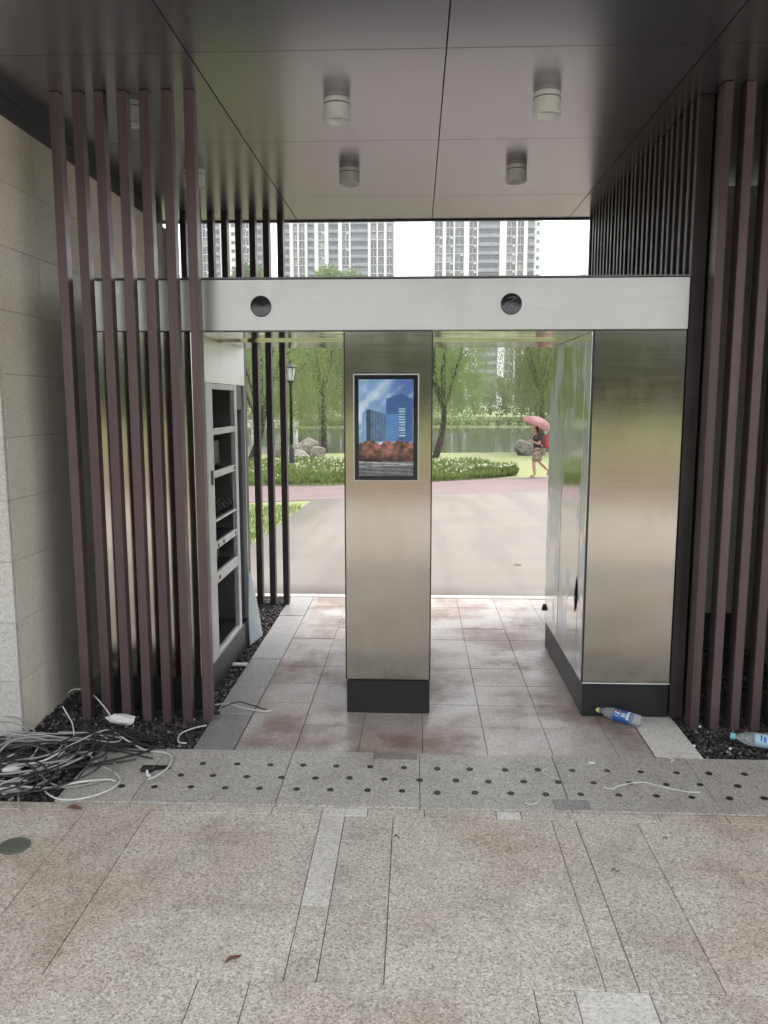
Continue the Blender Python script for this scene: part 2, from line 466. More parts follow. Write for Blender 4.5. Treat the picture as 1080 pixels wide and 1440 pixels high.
def sheet(name, near, far, x0, x1, mat, off, nxs=40, nys=24, label=None, zf=g):
    v = []; f = []
    for j in range(nys + 1):
        for i in range(nxs + 1):
            x = x0 + (x1 - x0) * i / nxs; a, b = near(x), far(x)
            y = a + (b - a) * j / nys
            v.append((x, y, zf(y) + off))
    k = nxs + 1
    for j in range(nys):
        for i in range(nxs):
            f.append((j * k + i, j * k + i + 1, (j + 1) * k + i + 1, (j + 1) * k + i))
    o = arr_mesh(name, v, f, mat)
    sm_ = o.modifiers.new('thickness', 'SOLIDIFY'); sm_.thickness = 0.06; sm_.offset = -1
    return tag(o, label, kind='structure')
def interp(pts):
    def fn(x):
        if x <= pts[0][0]: return pts[0][1]
        for (a, b), (c, d) in zip(pts, pts[1:]):
            if x <= c: return b + (d - b) * (x - a) / (c - a)
        return pts[-1][1]
    return fn
path_near = interp([(-14, 11.5), (-4, 14.9), (-1.2, 16.0), (3, 18.0), (14, 21.0)])
path_far = interp([(-14, 16.5), (-4.1, 19.1), (-2.3, 19.4), (0.5, 20.9), (2.3, 22.4), (14, 25.5)])
# the concrete yard: its left edge meets the lawn at x = -2
pv = []; pf = []
ys = axis([(6.70, 14.0, 0.73), (14.0, 22, 0.5)])
edge = interp([(-2.1, 6.7), (-2.05, 11.0), (-2.0, 12.4)])
nn = 24
for y in ys:
    for i in range(nn + 1):
        x = -2.05 + 16.05 * i / nn
        pv.append((x, min(y, path_near(x) + 0.05), g(min(y, path_near(x) + 0.05)) - 0.007))
for j in range(len(ys) - 1):
    for i in range(nn):
        a = j * (nn + 1) + i
        pf.append((a, a + 1, a + nn + 2, a + nn + 1))
yard = arr_mesh('concrete_yard', pv, pf, MT['concrete'])
ym = yard.modifiers.new('thickness', 'SOLIDIFY'); ym.thickness = 0.06; ym.offset = -1
tag(yard, 'pale beige concrete yard behind the gate', kind='structure')
sheet('red_path', path_near, path_far, -14, 14, MT['path'], -0.013, label='red-tinted path crossing behind the concrete yard')
# in front of the gate and behind the photographer
m = MB().box(-30, 30, -5.0, 0.96, -0.1, -0.006)
tag(m.build('forecourt_paving', MT['forecourt']), 'granite forecourt in front of the gate', kind='structure')
m = MB().box(-60, 60, -15.5, -5.0, -0.12, -0.03)
tag(m.build('road', MT['road']), 'brown road along the forecourt', kind='structure')

# ------------------------------------------------------------------ paving, stone by stone
bed = MB().box(-3.2, 3.6, 0.96, 3.060, -0.09, -0.0065).box(-1.50, 3.6, 3.0605, 3.572, -0.09, -0.002).box(-1.064, 1.351, 3.5725, 6.604, -0.09, -0.005)
tag(bed.build('paving_bed', MT['mortar']), 'grey-brown mortar bed showing in the paving joints', kind='structure')
def stone(parent, name, x0, x1, y0, y1, mat, gap=0.0014, top=0.0, c=0.0016, th=0.034):
    dz = top + random.uniform(-0.0016, 0.0016)
    o = MB().cbox(x0 + gap, x1 - gap, y0 + gap, y1 - gap, dz - th, dz, c).build(name, mat, parent)
    return o
# foreground slabs
fore = tag(link('foreground_pavement', None), 'speckled granite pavement in front of the threshold', kind='structure')
xs = [-3.2, -2.35, -1.34, -1.08, -0.375, -0.28, -0.085, 0.545, 0.64, 0.88, 1.55, 2.4, 3.6]
for a, b in zip(xs, xs[1:]):
    if (a, b) == (-0.375, -0.28):
        stone(fore, 'paving_slab', a, b, 2.42, 3.0, MT['slab_light']); stone(fore, 'paving_slab', a, b, 2.07, 2.42, MT['slab'])
    elif a == 1.55: stone(fore, 'paving_slab', a, b, 2.07, 3.0, MT['slab'])
    else: stone(fore, 'paving_slab', a, b, 2.07, 3.0, MT['slab'])
xs = [-3.2, -2.3, -1.49, -0.92, -0.58, -0.375, -0.19, 0.04, 0.33, 0.43, 0.62, 0.98, 1.25, 1.9, 2.8, 3.6]
for a, b in zip(xs, xs[1:]):
    stone(fore, 'paving_slab', a, b, 3.0, 3.062, MT['slab_light'] if a in (-0.375, 0.33) else MT['slab'])
xs = [-3.2, -2.2, -1.35, -0.62, -0.47, 0.34, 0.455, 0.665, 1.4, 2.4, 3.6]
for a, b in zip(xs, xs[1:]):
    stone(fore, 'paving_slab', a, b, 1.36, 2.07, MT['slab_light'] if a in (0.455,) else MT['slab'])
xs = [-3.2, -2.4, -1.5, -0.8, 0.1, 0.9, 1.7, 2.6, 3.6]
for a, b in zip(xs, xs[1:]):
    stone(fore, 'paving_slab', a, b, 0.96, 1.36, MT['slab'])
# threshold strip with its rows of studs
strip = tag(link('threshold_strip', None), 'grey granite threshold strip with rows of small dark studs', kind='structure')
MT['stud'] = plain('dark_stud', (0.045, 0.043, 0.04), 0.5, 0.5)
xs = [-1.50, -1.18, -0.575, 0.022, 0.64, 1.25, 1.86, 2.5, 3.6]
for i, (a, b) in enumerate(zip(xs, xs[1:])):
    stone(strip, 'threshold_slab', a, b, 3.062, 3.572, MT['strip'], top=0.006)
p = stone(strip, 'patch_slab', -0.195, 0.012, 3.50, 3.566, MT['patch'], top=0.0095, th=0.004, gap=0.0, c=0.001)
p = stone(strip, 'patch_slab', 0.575, 0.72, 3.07, 3.15, MT['patch'], top=0.0095, th=0.004, gap=0.0, c=0.001)
stud_me = None
for row, (yy, off) in enumerate(((3.42, 0.0), (3.305, 0.075), (3.195, 0.0))):
    k = 0
    x = -1.42 + off
    while x < 2.2:
        if not (row < 2 and x < -1.06):
            if stud_me is None:
                s = MB().lathe([(0.015, -0.004), (0.0145, 0.0022), (0.0105, 0.0034), (0.0095, 0.0014), (0.0, 0.001)], 12).build('stud', MT['stud'], strip)
                stud_me = s.data
            else: s = link('stud', stud_me, strip)
            s.location = (x + random.uniform(-0.006, 0.006), yy + random.uniform(-0.005, 0.005), 0.0065)
            s.rotation_euler.z = random.uniform(0, 6)
        x += 0.152
# passage floor tiles
passage = tag(link('passage_floor', None), 'pinkish granite tiles stained with mud in the gate passage', kind='structure')
xs = [-0.862, -0.572, -0.268, 0.037, 0.344, 0.652, 0.958, 1.125]
yl = [3.577, 3.90, 4.20, 4.505, 4.81, 5.11, 5.41, 5.69, 6.0, 6.3, 6.60]
for y0, y1 in zip(yl, yl[1:]):
    for a, b in zip(xs, xs[1:]):
        stone(passage, 'floor_tile', a, b, y0, y1, MT['tile'], gap=0.0011, c=0.0016)
for y0, y1 in ((3.577, 4.02), (4.02, 4.42), (4.42, 4.95), (4.95, 5.45), (5.45, 6.0), (6.0, 6.6)):
    stone(passage, 'border_slab', -1.065, -0.866, y0, y1, MT['border'], gap=0.002)
    stone(passage, 'border_slab', 1.13, 1.35, y0, y1, MT['border'] if y0 > 4.1 else MT['slab_light'], gap=0.002)
m = MB().cbox(-1.95, 2.2, 6.605, 6.70, -0.06, 0.004, 0.003)
tag(m.build('kerb', MT['strip']), 'thin stone kerb at the far end of the passage', kind='structure')

# ------------------------------------------------------------------ black gravel
def gravel(name, areas, size, dens, label):
    ico = bmesh.new(); bmesh.ops.create_icosphere(ico, subdivisions=1, radius=1.0)
    bv = np.array([v.co[:] for v in ico.verts]); bf = np.array([[v.index for v in f.verts] for f in ico.faces]); ico.free()
    rs = np.random.RandomState(3)
    P = []
    for (x0, x1, y0, y1) in areas:
        n = int((x1 - x0) * (y1 - y0) * dens)
        P.append(np.stack([rs.uniform(x0, x1, n), rs.uniform(y0, y1, n), rs.uniform(-0.022, 0.004, n)], 1))
    P = np.concatenate(P); n = len(P)
    S = size * rs.uniform(0.55, 1.25, (n, 1)) * rs.uniform(0.65, 1.15, (n, 3))
    S[:, 2] *= 0.7
    a = rs.uniform(0, 6.28, n); ca, sa = np.cos(a), np.sin(a)
    V = bv[None] * S[:, None] * rs.uniform(0.82, 1.15, (n, len(bv), 1))
    t = rs.uniform(-0.6, 0.6, n); ct, st = np.cos(t)[:, None], np.sin(t)[:, None]
    y2 = V[..., 1] * ct - V[..., 2] * st; z2 = V[..., 1] * st + V[..., 2] * ct
    X = V[..., 0] * ca[:, None] - y2 * sa[:, None] + P[:, :1]
    Y = V[..., 0] * sa[:, None] + y2 * ca[:, None] + P[:, 1:2]
    Z = z2 + P[:, 2:3]
    verts = np.stack([X, Y, Z], -1).reshape(-1, 3)
    faces = (bf[None] + (np.arange(n) * len(bv))[:, None, None]).reshape(-1, 3)
    o = arr_mesh(name, verts, faces, MT['gravel'], tri=True)
    return tag(o, label, kind='stuff')
def gravel_mat():
    m, nt, bs = new_mat('black_gravel')
    v = N(nt, 'ShaderNodeTexVoronoi'); v.inputs['Scale'].default_value = 55; L(nt, pos(nt), v.inputs['Vector'])
    sp = N(nt, 'ShaderNodeSeparateColor'); L(nt, v.outputs['Color'], sp.inputs[0])
    c = ramp(nt, sp.outputs[0], [(0.0, (0.012, 0.011, 0.013)), (0.75, (0.045, 0.04, 0.043)), (0.93, (0.10, 0.09, 0.09)), (0.99, (0.3, 0.28, 0.26))])
    L(nt, c, bs.inputs['Base Color']); bs.inputs['Roughness'].default_value = 0.6
    return m
MT['gravel'] = gravel_mat()
for nm, b, lb in (('gravel_bed', (-1.95, -1.067, 3.574, 6.6), 'dark soil under the black gravel along the stone wall'), ('gravel_bed', (1.352, 2.2, 3.574, 6.6), 'dark soil under the black gravel by the bottle')):
    tag(MB().box(b[0], b[1], b[2], b[3], -0.05, -0.018 - (0.002 if b[0] < 0 else 0)).build(nm, MT['joint']), lb, kind='structure')
tag(MB().box(-3.2, -1.503, 3.064, 3.73, -0.05, -0.018).build('gravel_bed', MT['joint']), 'dark soil under the cable pile', kind='structure')
gravel('gravel', [(-3.2, -1.51, 3.07, 3.69), (-1.95, -1.075, 3.58, 4.3), (-1.24, -1.075, 4.3, 6.6), (-1.95, -1.2, 5.3, 6.6)], 0.0115, 7000, 'black gravel between the stone wall and the passage')
gravel('gravel', [(1.36, 2.19, 3.58, 4.3), (1.45, 2.19, 4.3, 5.45)], 0.0115, 7000, 'black gravel under the slats beside the right-hand cabinet')
MT['pebble'] = plain('white_pebble', (0.7, 0.69, 0.66), 0.6)

# ================================================================== THE GATEHOUSE
# ------------------------------------------------------------------ canopy and its ceiling
canopy = thing('entrance_canopy', 'flat entrance canopy with glossy grey metal ceiling panels overhead', 'canopy', (0, 0, 0))
MB().box(-4.6, 4.6, 1.06, 6.655, 3.135, 3.55).build('roof_slab', MT['dark_metal'], canopy)
MB().box(-4.6, 4.6, 1.0, 1.057, 3.09, 3.62).build('fascia', MT['dark_metal'], canopy)
MB().box(-4.6, 4.6, 6.658, 6.70, 3.09, 3.62).build('fascia', MT['dark_metal'], canopy)
cxs = [-4.2, -3.14, -2.055, -0.97, 0.115, 1.20, 2.285, 3.37, 4.4]
cys = [1.065, 2.34, 3.535, 4.70, 5.925, 6.65]
for y0, y1 in zip(cys, cys[1:]):
    for a, b in zip(cxs, cxs[1:]):
        MB().box(a + 0.003, b - 0.003, y0 + 0.0022, y1 - 0.0022, 3.10, 3.128).build('ceiling_panel', MT['ceiling'], canopy)

# ------------------------------------------------------------------ stone walls
def slab_wall(name, label, x0, x1, y0, y1, z0, z1, faces, course=0.312, length=0.93, mats=('stone_wall', 'stone_pale')):
    """core plus separate stone slabs on the named faces"""
    t = thing(name, label, 'wall', (x0, y0, 0))
    def part(mb, n, m):
        o = mb.build(n, m, t); o.location = (-x0, -y0, 0); return o
    part(MB().box(x0 + 0.03, x1 - 0.03, y0 + 0.03, y1 - 0.03, z0, z1), 'core', MT['wall_joint'])
    nz = int(round((z1 - z0) / course))
    for k in range(nz):
        a, b = z0 + (z1 - z0) * k / nz, z0 + (z1 - z0) * (k + 1) / nz
        for fc in faces:
            along = (y0, y1) if fc in '+x-x' else (x0, x1)
            off = 0.5 * length * (k % 2)
            cuts = [along[0]]
            c = along[0] + length - off
            if c - along[0] < 0.12: c += length
            while c < along[1] - 0.1: cuts.append(c); c += length
            cuts.append(along[1])
            for p, q in zip(cuts, cuts[1:]):
                e = 0.0009
                d = random.uniform(0, 0.0015)
                if fc == '+x': bx = (x1 - 0.028, x1 - d, p + e, q - e)
                elif fc == '-x': bx = (x0 + d, x0 + 0.028, p + e, q - e)
                elif fc == '-y': bx = (p + e, q - e, y0 + d, y0 + 0.028)
                else: bx = (p + e, q - e, y1 - 0.028, y1 - d)
                if fc in ('+x', '-x') and p == along[0]: bx = (bx[0], bx[1], p + 0.0305, q - e)
                part(MB().cbox(*bx, a + e, b - e, 0.0012), 'stone_slab', MT[mats[1]] if fc == '-y' else MT[mats[0]])
    return t
slab_wall('stone_wall', 'beige stone wall left of the slats, behind the cable pile', -5.2, -1.95, 3.70, 6.4, -0.02, 2.98, ('+x', '-y'))
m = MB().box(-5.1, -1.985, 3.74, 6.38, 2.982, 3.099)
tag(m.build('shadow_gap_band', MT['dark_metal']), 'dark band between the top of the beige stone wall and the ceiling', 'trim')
slab_wall('stone_wall', 'pale stone wall end facing the camera behind the right-hand slats', 1.47, 2.25, 5.5, 5.9, 0.19, 3.04, ('-y',), mats=('stone_wall', 'stone_dim'))
m = MB().box(1.47, 2.25, 5.52, 5.88, -0.05, 0.188)
tag(m.build('wall_plinth', MT['slat_dark']), 'dark plinth under the pale wall end behind the right-hand slats', 'plinth')
slab_wall('stone_wall', 'unseen stone wall added beyond the right-hand slats to block light', 2.252, 5.2, 3.70, 6.4, -0.02, 2.98, ('-x', '-y'))  # out of view, mirrors the left wall; added to block light

# ------------------------------------------------------------------ slat screens
def screen(name, label, spots, axis_, size, z0, z1, mat, rail=None):
    o = thing(name, label, 'slat screen', (spots[0][0], spots[0][1], 0))
    sx, sy = size
    me = MB().cbox(-sx / 2, sx / 2, -sy / 2, sy / 2, z0, z1, 0.0025).build('slat', mat, o)
    for i, (x, y) in enumerate(spots):
        s = me if i == 0 else link('slat', me.data, o)
        s.location = (x - spots[0][0] + random.uniform(-0.0015, 0.0015), y - spots[0][1] + random.uniform(-0.001, 0.001), 0)
        s.rotation_euler = (random.uniform(-0.0005, 0.0005), random.uniform(-0.0007, 0.0007), random.uniform(-0.012, 0.012))
    if rail:
        for r_ in rail:
            q = MB().box(*r_).build('rail', MT['dark_metal'], o); q.location = (-spots[0][0], -spots[0][1], 0)
    return o
sp = [(-1.719 + 0.1065 * i, 3.950) for i in range(7)]
screen('slat_screen', 'tall brown slats standing in front of the open left cabinet', sp, 'x', (0.046, 0.060), -0.03, 3.098, MT['slat'], rail=[(-1.76, -1.03, 3.982, 3.992, 0.012, 0.03)])
sp = [(1.418 + 0.1015 * i, 3.963) for i in range(8)]
screen('slat_screen', 'tall brown slats right of the closed cabinet', sp, 'x', (0.043, 0.085), -0.03, 3.098, MT['slat'])
sp = [(-1.925 + 0.108 * i, 6.37) for i in range(9)]
screen('slat_screen', 'backlit slats coloured dark at the far end of the passage, in front of the lamp post', sp, 'x', (0.046, 0.08), -0.03, 3.098, MT['slat_dark'])
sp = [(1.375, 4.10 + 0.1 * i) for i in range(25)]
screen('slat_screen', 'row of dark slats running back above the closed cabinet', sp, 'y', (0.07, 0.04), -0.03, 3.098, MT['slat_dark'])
m = MB().box(1.425, 1.445, 4.06, 6.56, -0.03, 3.098)
tag(m.build('backing_panel', MT['dark_metal']), 'charcoal panel behind the row of dark slats above the cabinet', 'panel')

# ------------------------------------------------------------------ downlights
lamp_spots = [(-0.395, 4.085, 'left'), (0.61, 4.045, 'right'), (-0.43, 5.24, 'left'), (0.61, 5.22, 'right'), (-1.405, 4.09, 'slat'), (-1.415, 5.24, 'slat')]
lb = ['white cylindrical downlight nearer the camera, left of the ceiling seam', 'white cylindrical downlight nearer the camera, right of the ceiling seam',
      'white cylindrical downlight farther back, left of the ceiling seam', 'white cylindrical downlight farther back, right of the ceiling seam',
      'downlight mostly hidden behind the left slats, nearer one', 'downlight mostly hidden behind the left slats, farther one']
first = None
for (x, y, s_), l_ in zip(lamp_spots, lb):
    t = thing('downlight', l_, 'ceiling lamp', (x, y, 3.10), 'surface-mounted downlights on the canopy ceiling')
    if first is None:
        first = [MB().lathe([(0.064, -0.001), (0.064, -0.083), (0.0655, -0.084), (0.0655, -0.095), (0.058, -0.099), (0.052, -0.095), (0.048, -0.07), (0.0, -0.07)], 40).build('housing', MT['white_paint'], t, True),
                 MB().lathe([(0.047, -0.072), (0.03, -0.074), (0.0, -0.075)], 32).build('lens', MT['lens'], t, True),
                 MB().lathe([(0.0652, -0.024), (0.0652, -0.028)], 40).build('seam_ring', MT['dark_metal'], t)]
        md = first[0].modifiers.new('edge', 'EDGE_SPLIT'); md.split_angle = R(40)
    else:
        for q in first:
            c = q.copy(); col.objects.link(c); c.parent = t

# ================================================================== THE GATE: beam, column, cabinets
FY, BY = 4.07, 5.30
gate = thing('gate_portal', 'brushed steel gate beam carried by a screen column and two cabinets', 'gate', (-0.145, FY, 0))
GO = Vector((-0.145, FY, 0))
def gp(mb, name, mat, parent=None, smooth=False):
    o = mb.build(name, mat, parent or gate, smooth)
    if parent is None: o.location = -GO
    return o
# beam: face sheets, underside and top cap
beam = gp(MB().cbox(-1.655, 1.335, FY, BY, 2.004, 2.256, 0.003), 'beam', MT['beam'])
gp(MB().box(-1.657, 1.337, FY - 0.002, BY + 0.002, 2.258, 2.266), 'beam_cap', MT['cap_metal'], beam)
for a, b in ((-1.135, -0.372), (0.083, 0.872)):
    gp(MB().box(a, b, FY + 0.012, BY - 0.012, 1.9985, 2.0035), 'soffit_sheet', MT['steel_under'], beam)
    # sliding-door track in the soffit
    gp(MB().box(a, b, 4.62, 4.70, 1.987, 1.998), 'door_track', MT['steel_under'], beam)
MT['sensor'] = plain('black_sensor_glass', (0.016, 0.018, 0.022), 0.12, 0, 0.6)
MT['glint'] = plain('pale_painted_glint', (0.35, 0.37, 0.40), 0.5)  # scratch-like reflections on the sensor glass, painted as pale strokes
MT['dull_glint'] = plain('dull_painted_glint', (0.16, 0.16, 0.16), 0.8)  # duller painted reflection for the left sensor
for (x, z, kind) in ((-0.783, 2.124, 0), (0.465, 2.130, 1)):
    rot = Matrix.Rotation(R(90), 3, 'X')
    s = gp(MB().lathe([(0.052, 0.0), (0.052, 0.006), (0.049, 0.008), (0.045, 0.0075), (0.0, 0.0065)], 40, (x, FY - 0.0005, z), mat=rot), 'sensor', MT['sensor'], beam, True)
    s.modifiers.new('edge', 'EDGE_SPLIT').split_angle = R(35)
    b = MB()
    yk = FY - 0.0105
    if kind == 1:
        for (x0_, z0_, x1_, z1_) in ((-0.04, -0.018, -0.008, 0.006), (-0.012, 0.004, 0.03, 0.03), (-0.02, 0.026, 0.018, 0.032), (-0.035, -0.002, -0.012, 0.01), (-0.005, -0.002, 0.03, 0.004)):
            b.tube([(x + x0_, yk + 0.003, z + z0_), (x + (x0_ + x1_) / 2, yk + 0.0022, z + (z0_ + z1_) / 2 + 0.003), (x + x1_, yk + 0.003, z + z1_)], 0.0011, 5)
        gp(b, 'glint', MT['glint'], s)
    else:
        b.box(x - 0.004, x - 0.0015, yk + 0.002, yk + 0.0045, z - 0.03, z + 0.012).box(x - 0.03, x - 0.012, yk + 0.002, yk + 0.0045, z + 0.006, z + 0.008)
        gp(b, 'glint', MT['dull_glint'], s)

# column with the screen
X0, X1 = -0.367, 0.078
cl = gp(MB().cbox(X0, X1, FY + 0.002, BY - 0.04, 0.184, 2.001, 0.004), 'column', MT['steel'])
gp(MB().cbox(X0 + 0.003, X1 - 0.001, FY + 0.0, BY - 0.045, 0.0, 0.180, 0.005), 'plinth', MT['plinth'], cl)
for xx in (X0 - 0.0025, X1 - 0.0035):
    gp(MB().box(xx, xx + 0.006, FY + 0.0, FY + 0.03, 0.186, 1.999), 'edge_trim', MT['dark_metal'], cl)
SX0, SX1, SZ0, SZ1 = -0.316, 0.006, 1.252, 1.784
gp(MB().cbox(SX0 - 0.006, SX1 + 0.006, FY - 0.003, FY + 0.001, SZ0 - 0.006, SZ1 + 0.006, 0.001), 'screen_surround', MT['beam'], cl)
bez = MB()
bw = 0.022
for bx in ((SX0, SX0 + bw, SZ0, SZ1), (SX1 - bw, SX1, SZ0, SZ1), (SX0 + bw, SX1 - bw, SZ0, SZ0 + bw), (SX0 + bw, SX1 - bw, SZ1 - bw, SZ1)):
    bez.box(bx[0], bx[1], FY - 0.006, FY - 0.0025, bx[2], bx[3])
bzl = gp(bez, 'screen_bezel', MT['sensor'], cl)
# the picture on the screen: two towers under a windswept sky, autumn trees and a road
def screen_picture():
    W, Hh = 112, 198
    u, v = np.meshgrid((np.arange(W) + 0.5) / W, (np.arange(Hh) + 0.5) / Hh)
    rs = np.random.RandomState(5)
    def smooth_noise(sx, sy, seed):
        r0 = np.random.RandomState(seed).rand(sy + 2, sx + 2)
        x = u * sx; y = v * sy; xi = x.astype(int); yi = y.astype(int); fx = x - xi; fy = y - yi
        fx = fx * fx * (3 - 2 * fx); fy = fy * fy * (3 - 2 * fy)
        return (r0[yi, xi] * (1 - fx) + r0[yi, xi + 1] * fx) * (1 - fy) + (r0[yi + 1, xi] * (1 - fx) + r0[yi + 1, xi + 1] * fx) * fy
    def fbm(sx, sy, seed):
        return sum(smooth_noise(sx * 2 ** k, sy * 2 ** k, seed + k) * 0.5 ** (k + 1) for k in range(4)) / 0.9375
    C = np.zeros((Hh, W, 3))
    dk = np.clip(u * 0.75 + (v - 0.45) * 0.5, 0, 1)[..., None]
    C[:] = np.array([0.22, 0.42, 0.62]) * (1 - dk) + np.array([0.035, 0.10, 0.36]) * dk
    sh = (v - 0.62 * u)            # streaks of cloud rising to the left
    q1 = np.random.RandomState(31).rand(64)
    k1 = np.interp((sh * 16 + 3.0 * fbm(3, 4, 40)) % 60, np.arange(64), q1)
    cl_ = np.clip((0.65 * k1 + 0.75 * fbm(4, 6, 50) - 0.52) * 1.9 * (1.15 - u * 0.95), 0, 1)[..., None]
    C = C * (1 - cl_) + np.array([0.60, 0.72, 0.80]) * cl_
    teal = np.clip(fbm(3, 5, 60) - 0.45, 0, 0.5)[..., None] * 1.6 * np.clip(1 - u[..., None] * 1.3, 0, 1)
    C = C * (1 - teal) + np.array([0.02, 0.17, 0.24]) * teal
    # left tower block
    top_l = 0.69 - 0.16 * np.abs(u - 0.2) * (u > 0.2) - 0.45 * np.clip(0.16 - u, 0, 1)
    lt = (u > 0.07) & (u < 0.5) & (v < top_l) & (v > 0.36)
    t0n = smooth_noise(20, 36, 14)
    wl = 0.5 + 0.5 * np.sin(u * W * 1.05)
    fl = 0.5 + 0.5 * np.sin(v * Hh * 1.3)
    cL = np.stack([0.03 + 0.05 * wl + 0.04 * t0n, 0.09 + 0.10 * wl * fl + 0.05 * t0n, 0.19 + 0.14 * wl * fl + 0.06 * t0n], -1)
    cL[(u < 0.14)] *= 1.9
    cL[(u >= 0.14) & (u < 0.22)] *= 0.45
    C[lt] = cL[lt]
    # right tower
    top_r = np.where(u < 0.75, 0.80 + 0.20 * (u - 0.5), 0.86 - 0.28 * (u - 0.75))
    rt = (u > 0.5) & (u < 0.985) & (v < top_r) & (v > 0.36)
    cR = np.stack([0.02 + 0.02 * fl, 0.07 + 0.06 * fl, 0.22 + 0.12 * fl], -1)
    cR[(u > 0.5) & (u < 0.72) & (v < 0.64)] += np.array([0.02, 0.09, 0.16])
    lit = (u > 0.73) & (u < 0.85) & (v > 0.4) & (v < 0.7) & (np.sin(v * Hh * 1.15) > 0.1) & (rs.rand(Hh, W) > 0.15)
    cR[lit] = (0.42, 0.58, 0.72)
    C[rt] = cR[rt]
    # autumn trees
    tn = fbm(9, 16, 4); t2 = fbm(24, 40, 6)
    th = 0.335 + 0.09 * (fbm(8, 2, 9) - 0.5) + 0.03 * smooth_noise(40, 4, 19)
    tr = (v < th) & (v > 0.15)
    w_ = np.clip((tn - 0.35) * 3, 0, 1)[..., None]
    cT = np.array([0.06, 0.05, 0.04]) * (1 - w_) + np.array([0.36, 0.13, 0.085]) * w_
    cT = cT * (0.35 + 1.3 * t2[..., None] ** 1.5)
    gold = np.clip((fbm(5, 5, 70) - 0.52) * 4, 0, 1)[..., None]; cT = cT * (1 - 0.6 * gold) + np.array([0.30, 0.17, 0.05]) * 0.6 * gold * t2[..., None]
    cT *= np.clip((v - 0.12) / 0.12, 0.3, 1)[..., None]
    C[tr] = cT[tr]
    rd = (v <= 0.15)
    cD = np.stack([0.07 + 0.10 * t2, 0.075 + 0.11 * t2, 0.08 + 0.12 * t2], -1) * (0.7 + 0.6 * (np.sin(v * 160 + u * 4) > 0.3))[..., None]
    C[rd] = cD[rd]
    ln = (np.abs(v - 0.145 + 0.02 * u) < 0.006) | (np.abs(v - 0.10 - 0.02 * u) < 0.004)
    C[ln] = (0.35, 0.35, 0.33)
    gr_ = C.mean(-1, keepdims=True); C = gr_ + (C - gr_) * 0.82
    C *= 0.8 + 0.35 * fbm(10, 16, 90)[..., None]
    return np.clip(C, 0.003, 1), W, Hh
pic, W, Hh = screen_picture()
px0, px1, pz0, pz1 = SX0 + bw, SX1 - bw, SZ0 + bw, SZ1 - bw
xx = np.linspace(px0, px1, W); zz = np.linspace(pz0, pz1, Hh)
vv = np.stack([np.tile(xx, Hh), np.full(W * Hh, FY - 0.0045), np.repeat(zz, W)], 1)
ii, jj = np.meshgrid(np.arange(W - 1), np.arange(Hh - 1)); a = (jj * W + ii).ravel()
def screen_mat():
    m, nt, bs = new_mat('lit_screen')
    at = N(nt, 'ShaderNodeAttribute'); at.attribute_name = 'picture'
    bs.inputs['Base Color'].default_value = (0.01, 0.01, 0.012, 1); bs.inputs['Roughness'].default_value = 0.15
    L(nt, at.outputs['Color'], bs.inputs['Emission Color']); bs.inputs['Emission Strength'].default_value = 0.27
    return m
pm = arr_mesh('screen_panel', vv, np.stack([a, a + 1, a + W + 1, a + W], 1), screen_mat(), cl)
ca = pm.data.color_attributes.new('picture', 'FLOAT_COLOR', 'POINT')
ca.data.foreach_set('color', np.concatenate([pic.reshape(-1, 3), np.ones((W * Hh, 1))], 1).astype(np.float32).ravel())

# right cabinet
rc = gp(MB().cbox(0.878, 1.333, FY + 0.002, BY - 0.002, 0.184, 2.001, 0.004), 'cabinet', MT['steel'])
gp(MB().cbox(0.881, 1.331, FY + 0.001, BY - 0.004, 0.0, 0.180, 0.005), 'plinth', MT['plinth'], rc)
for y0, y1, nm in ((4.085, 4.225, 'side_panel'), (4.232, 4.792, 'service_door'), (4.80, 5.29, 'side_panel')):
    d = gp(MB().cbox(0.8715, 0.877, y0, y1, 0.187, 1.998, 0.002), nm, MT['steel_side'], rc)
gp(MB().box(0.8745, 0.8775, 4.225, 4.232, 0.187, 1.998), 'seam', MT['black_gap'], rc)
gp(MB().box(0.8745, 0.8775, 4.792, 4.80, 0.187, 1.998), 'seam', MT['black_gap'], rc)
gp(MB().box(0.878, 1.333, FY - 0.0005, FY + 0.0015, 0.181, 0.186), 'edge_trim', MT['white_paint'], rc)
gp(MB().box(0.8755, 0.881, FY - 0.001, FY + 0.02, 0.186, 2.0), 'edge_trim', MT['dark_metal'], rc)
# torn flap of film and dark tape on the side
MT['tape'] = plain('black_tape', (0.02, 0.02, 0.02), 0.6)
fl = MB().add([(0.8705, 4.27, 0.72), (0.866, 4.252, 0.66), (0.858, 4.262, 0.60), (0.867, 4.272, 0.53), (0.8705, 4.30, 0.50), (0.8705, 4.31, 0.62)], [(0, 1, 2, 5), (5, 2, 3, 4)])
gp(fl, 'torn_film_flap', MT['tape'], rc)
gp(MB().lathe([(0.014, 0), (0.013, 0.02), (0.004, 0.045), (0, 0.047)], 10, (0.865, 5.28, 0.255)), 'door_stop', MT['plinth'], rc)

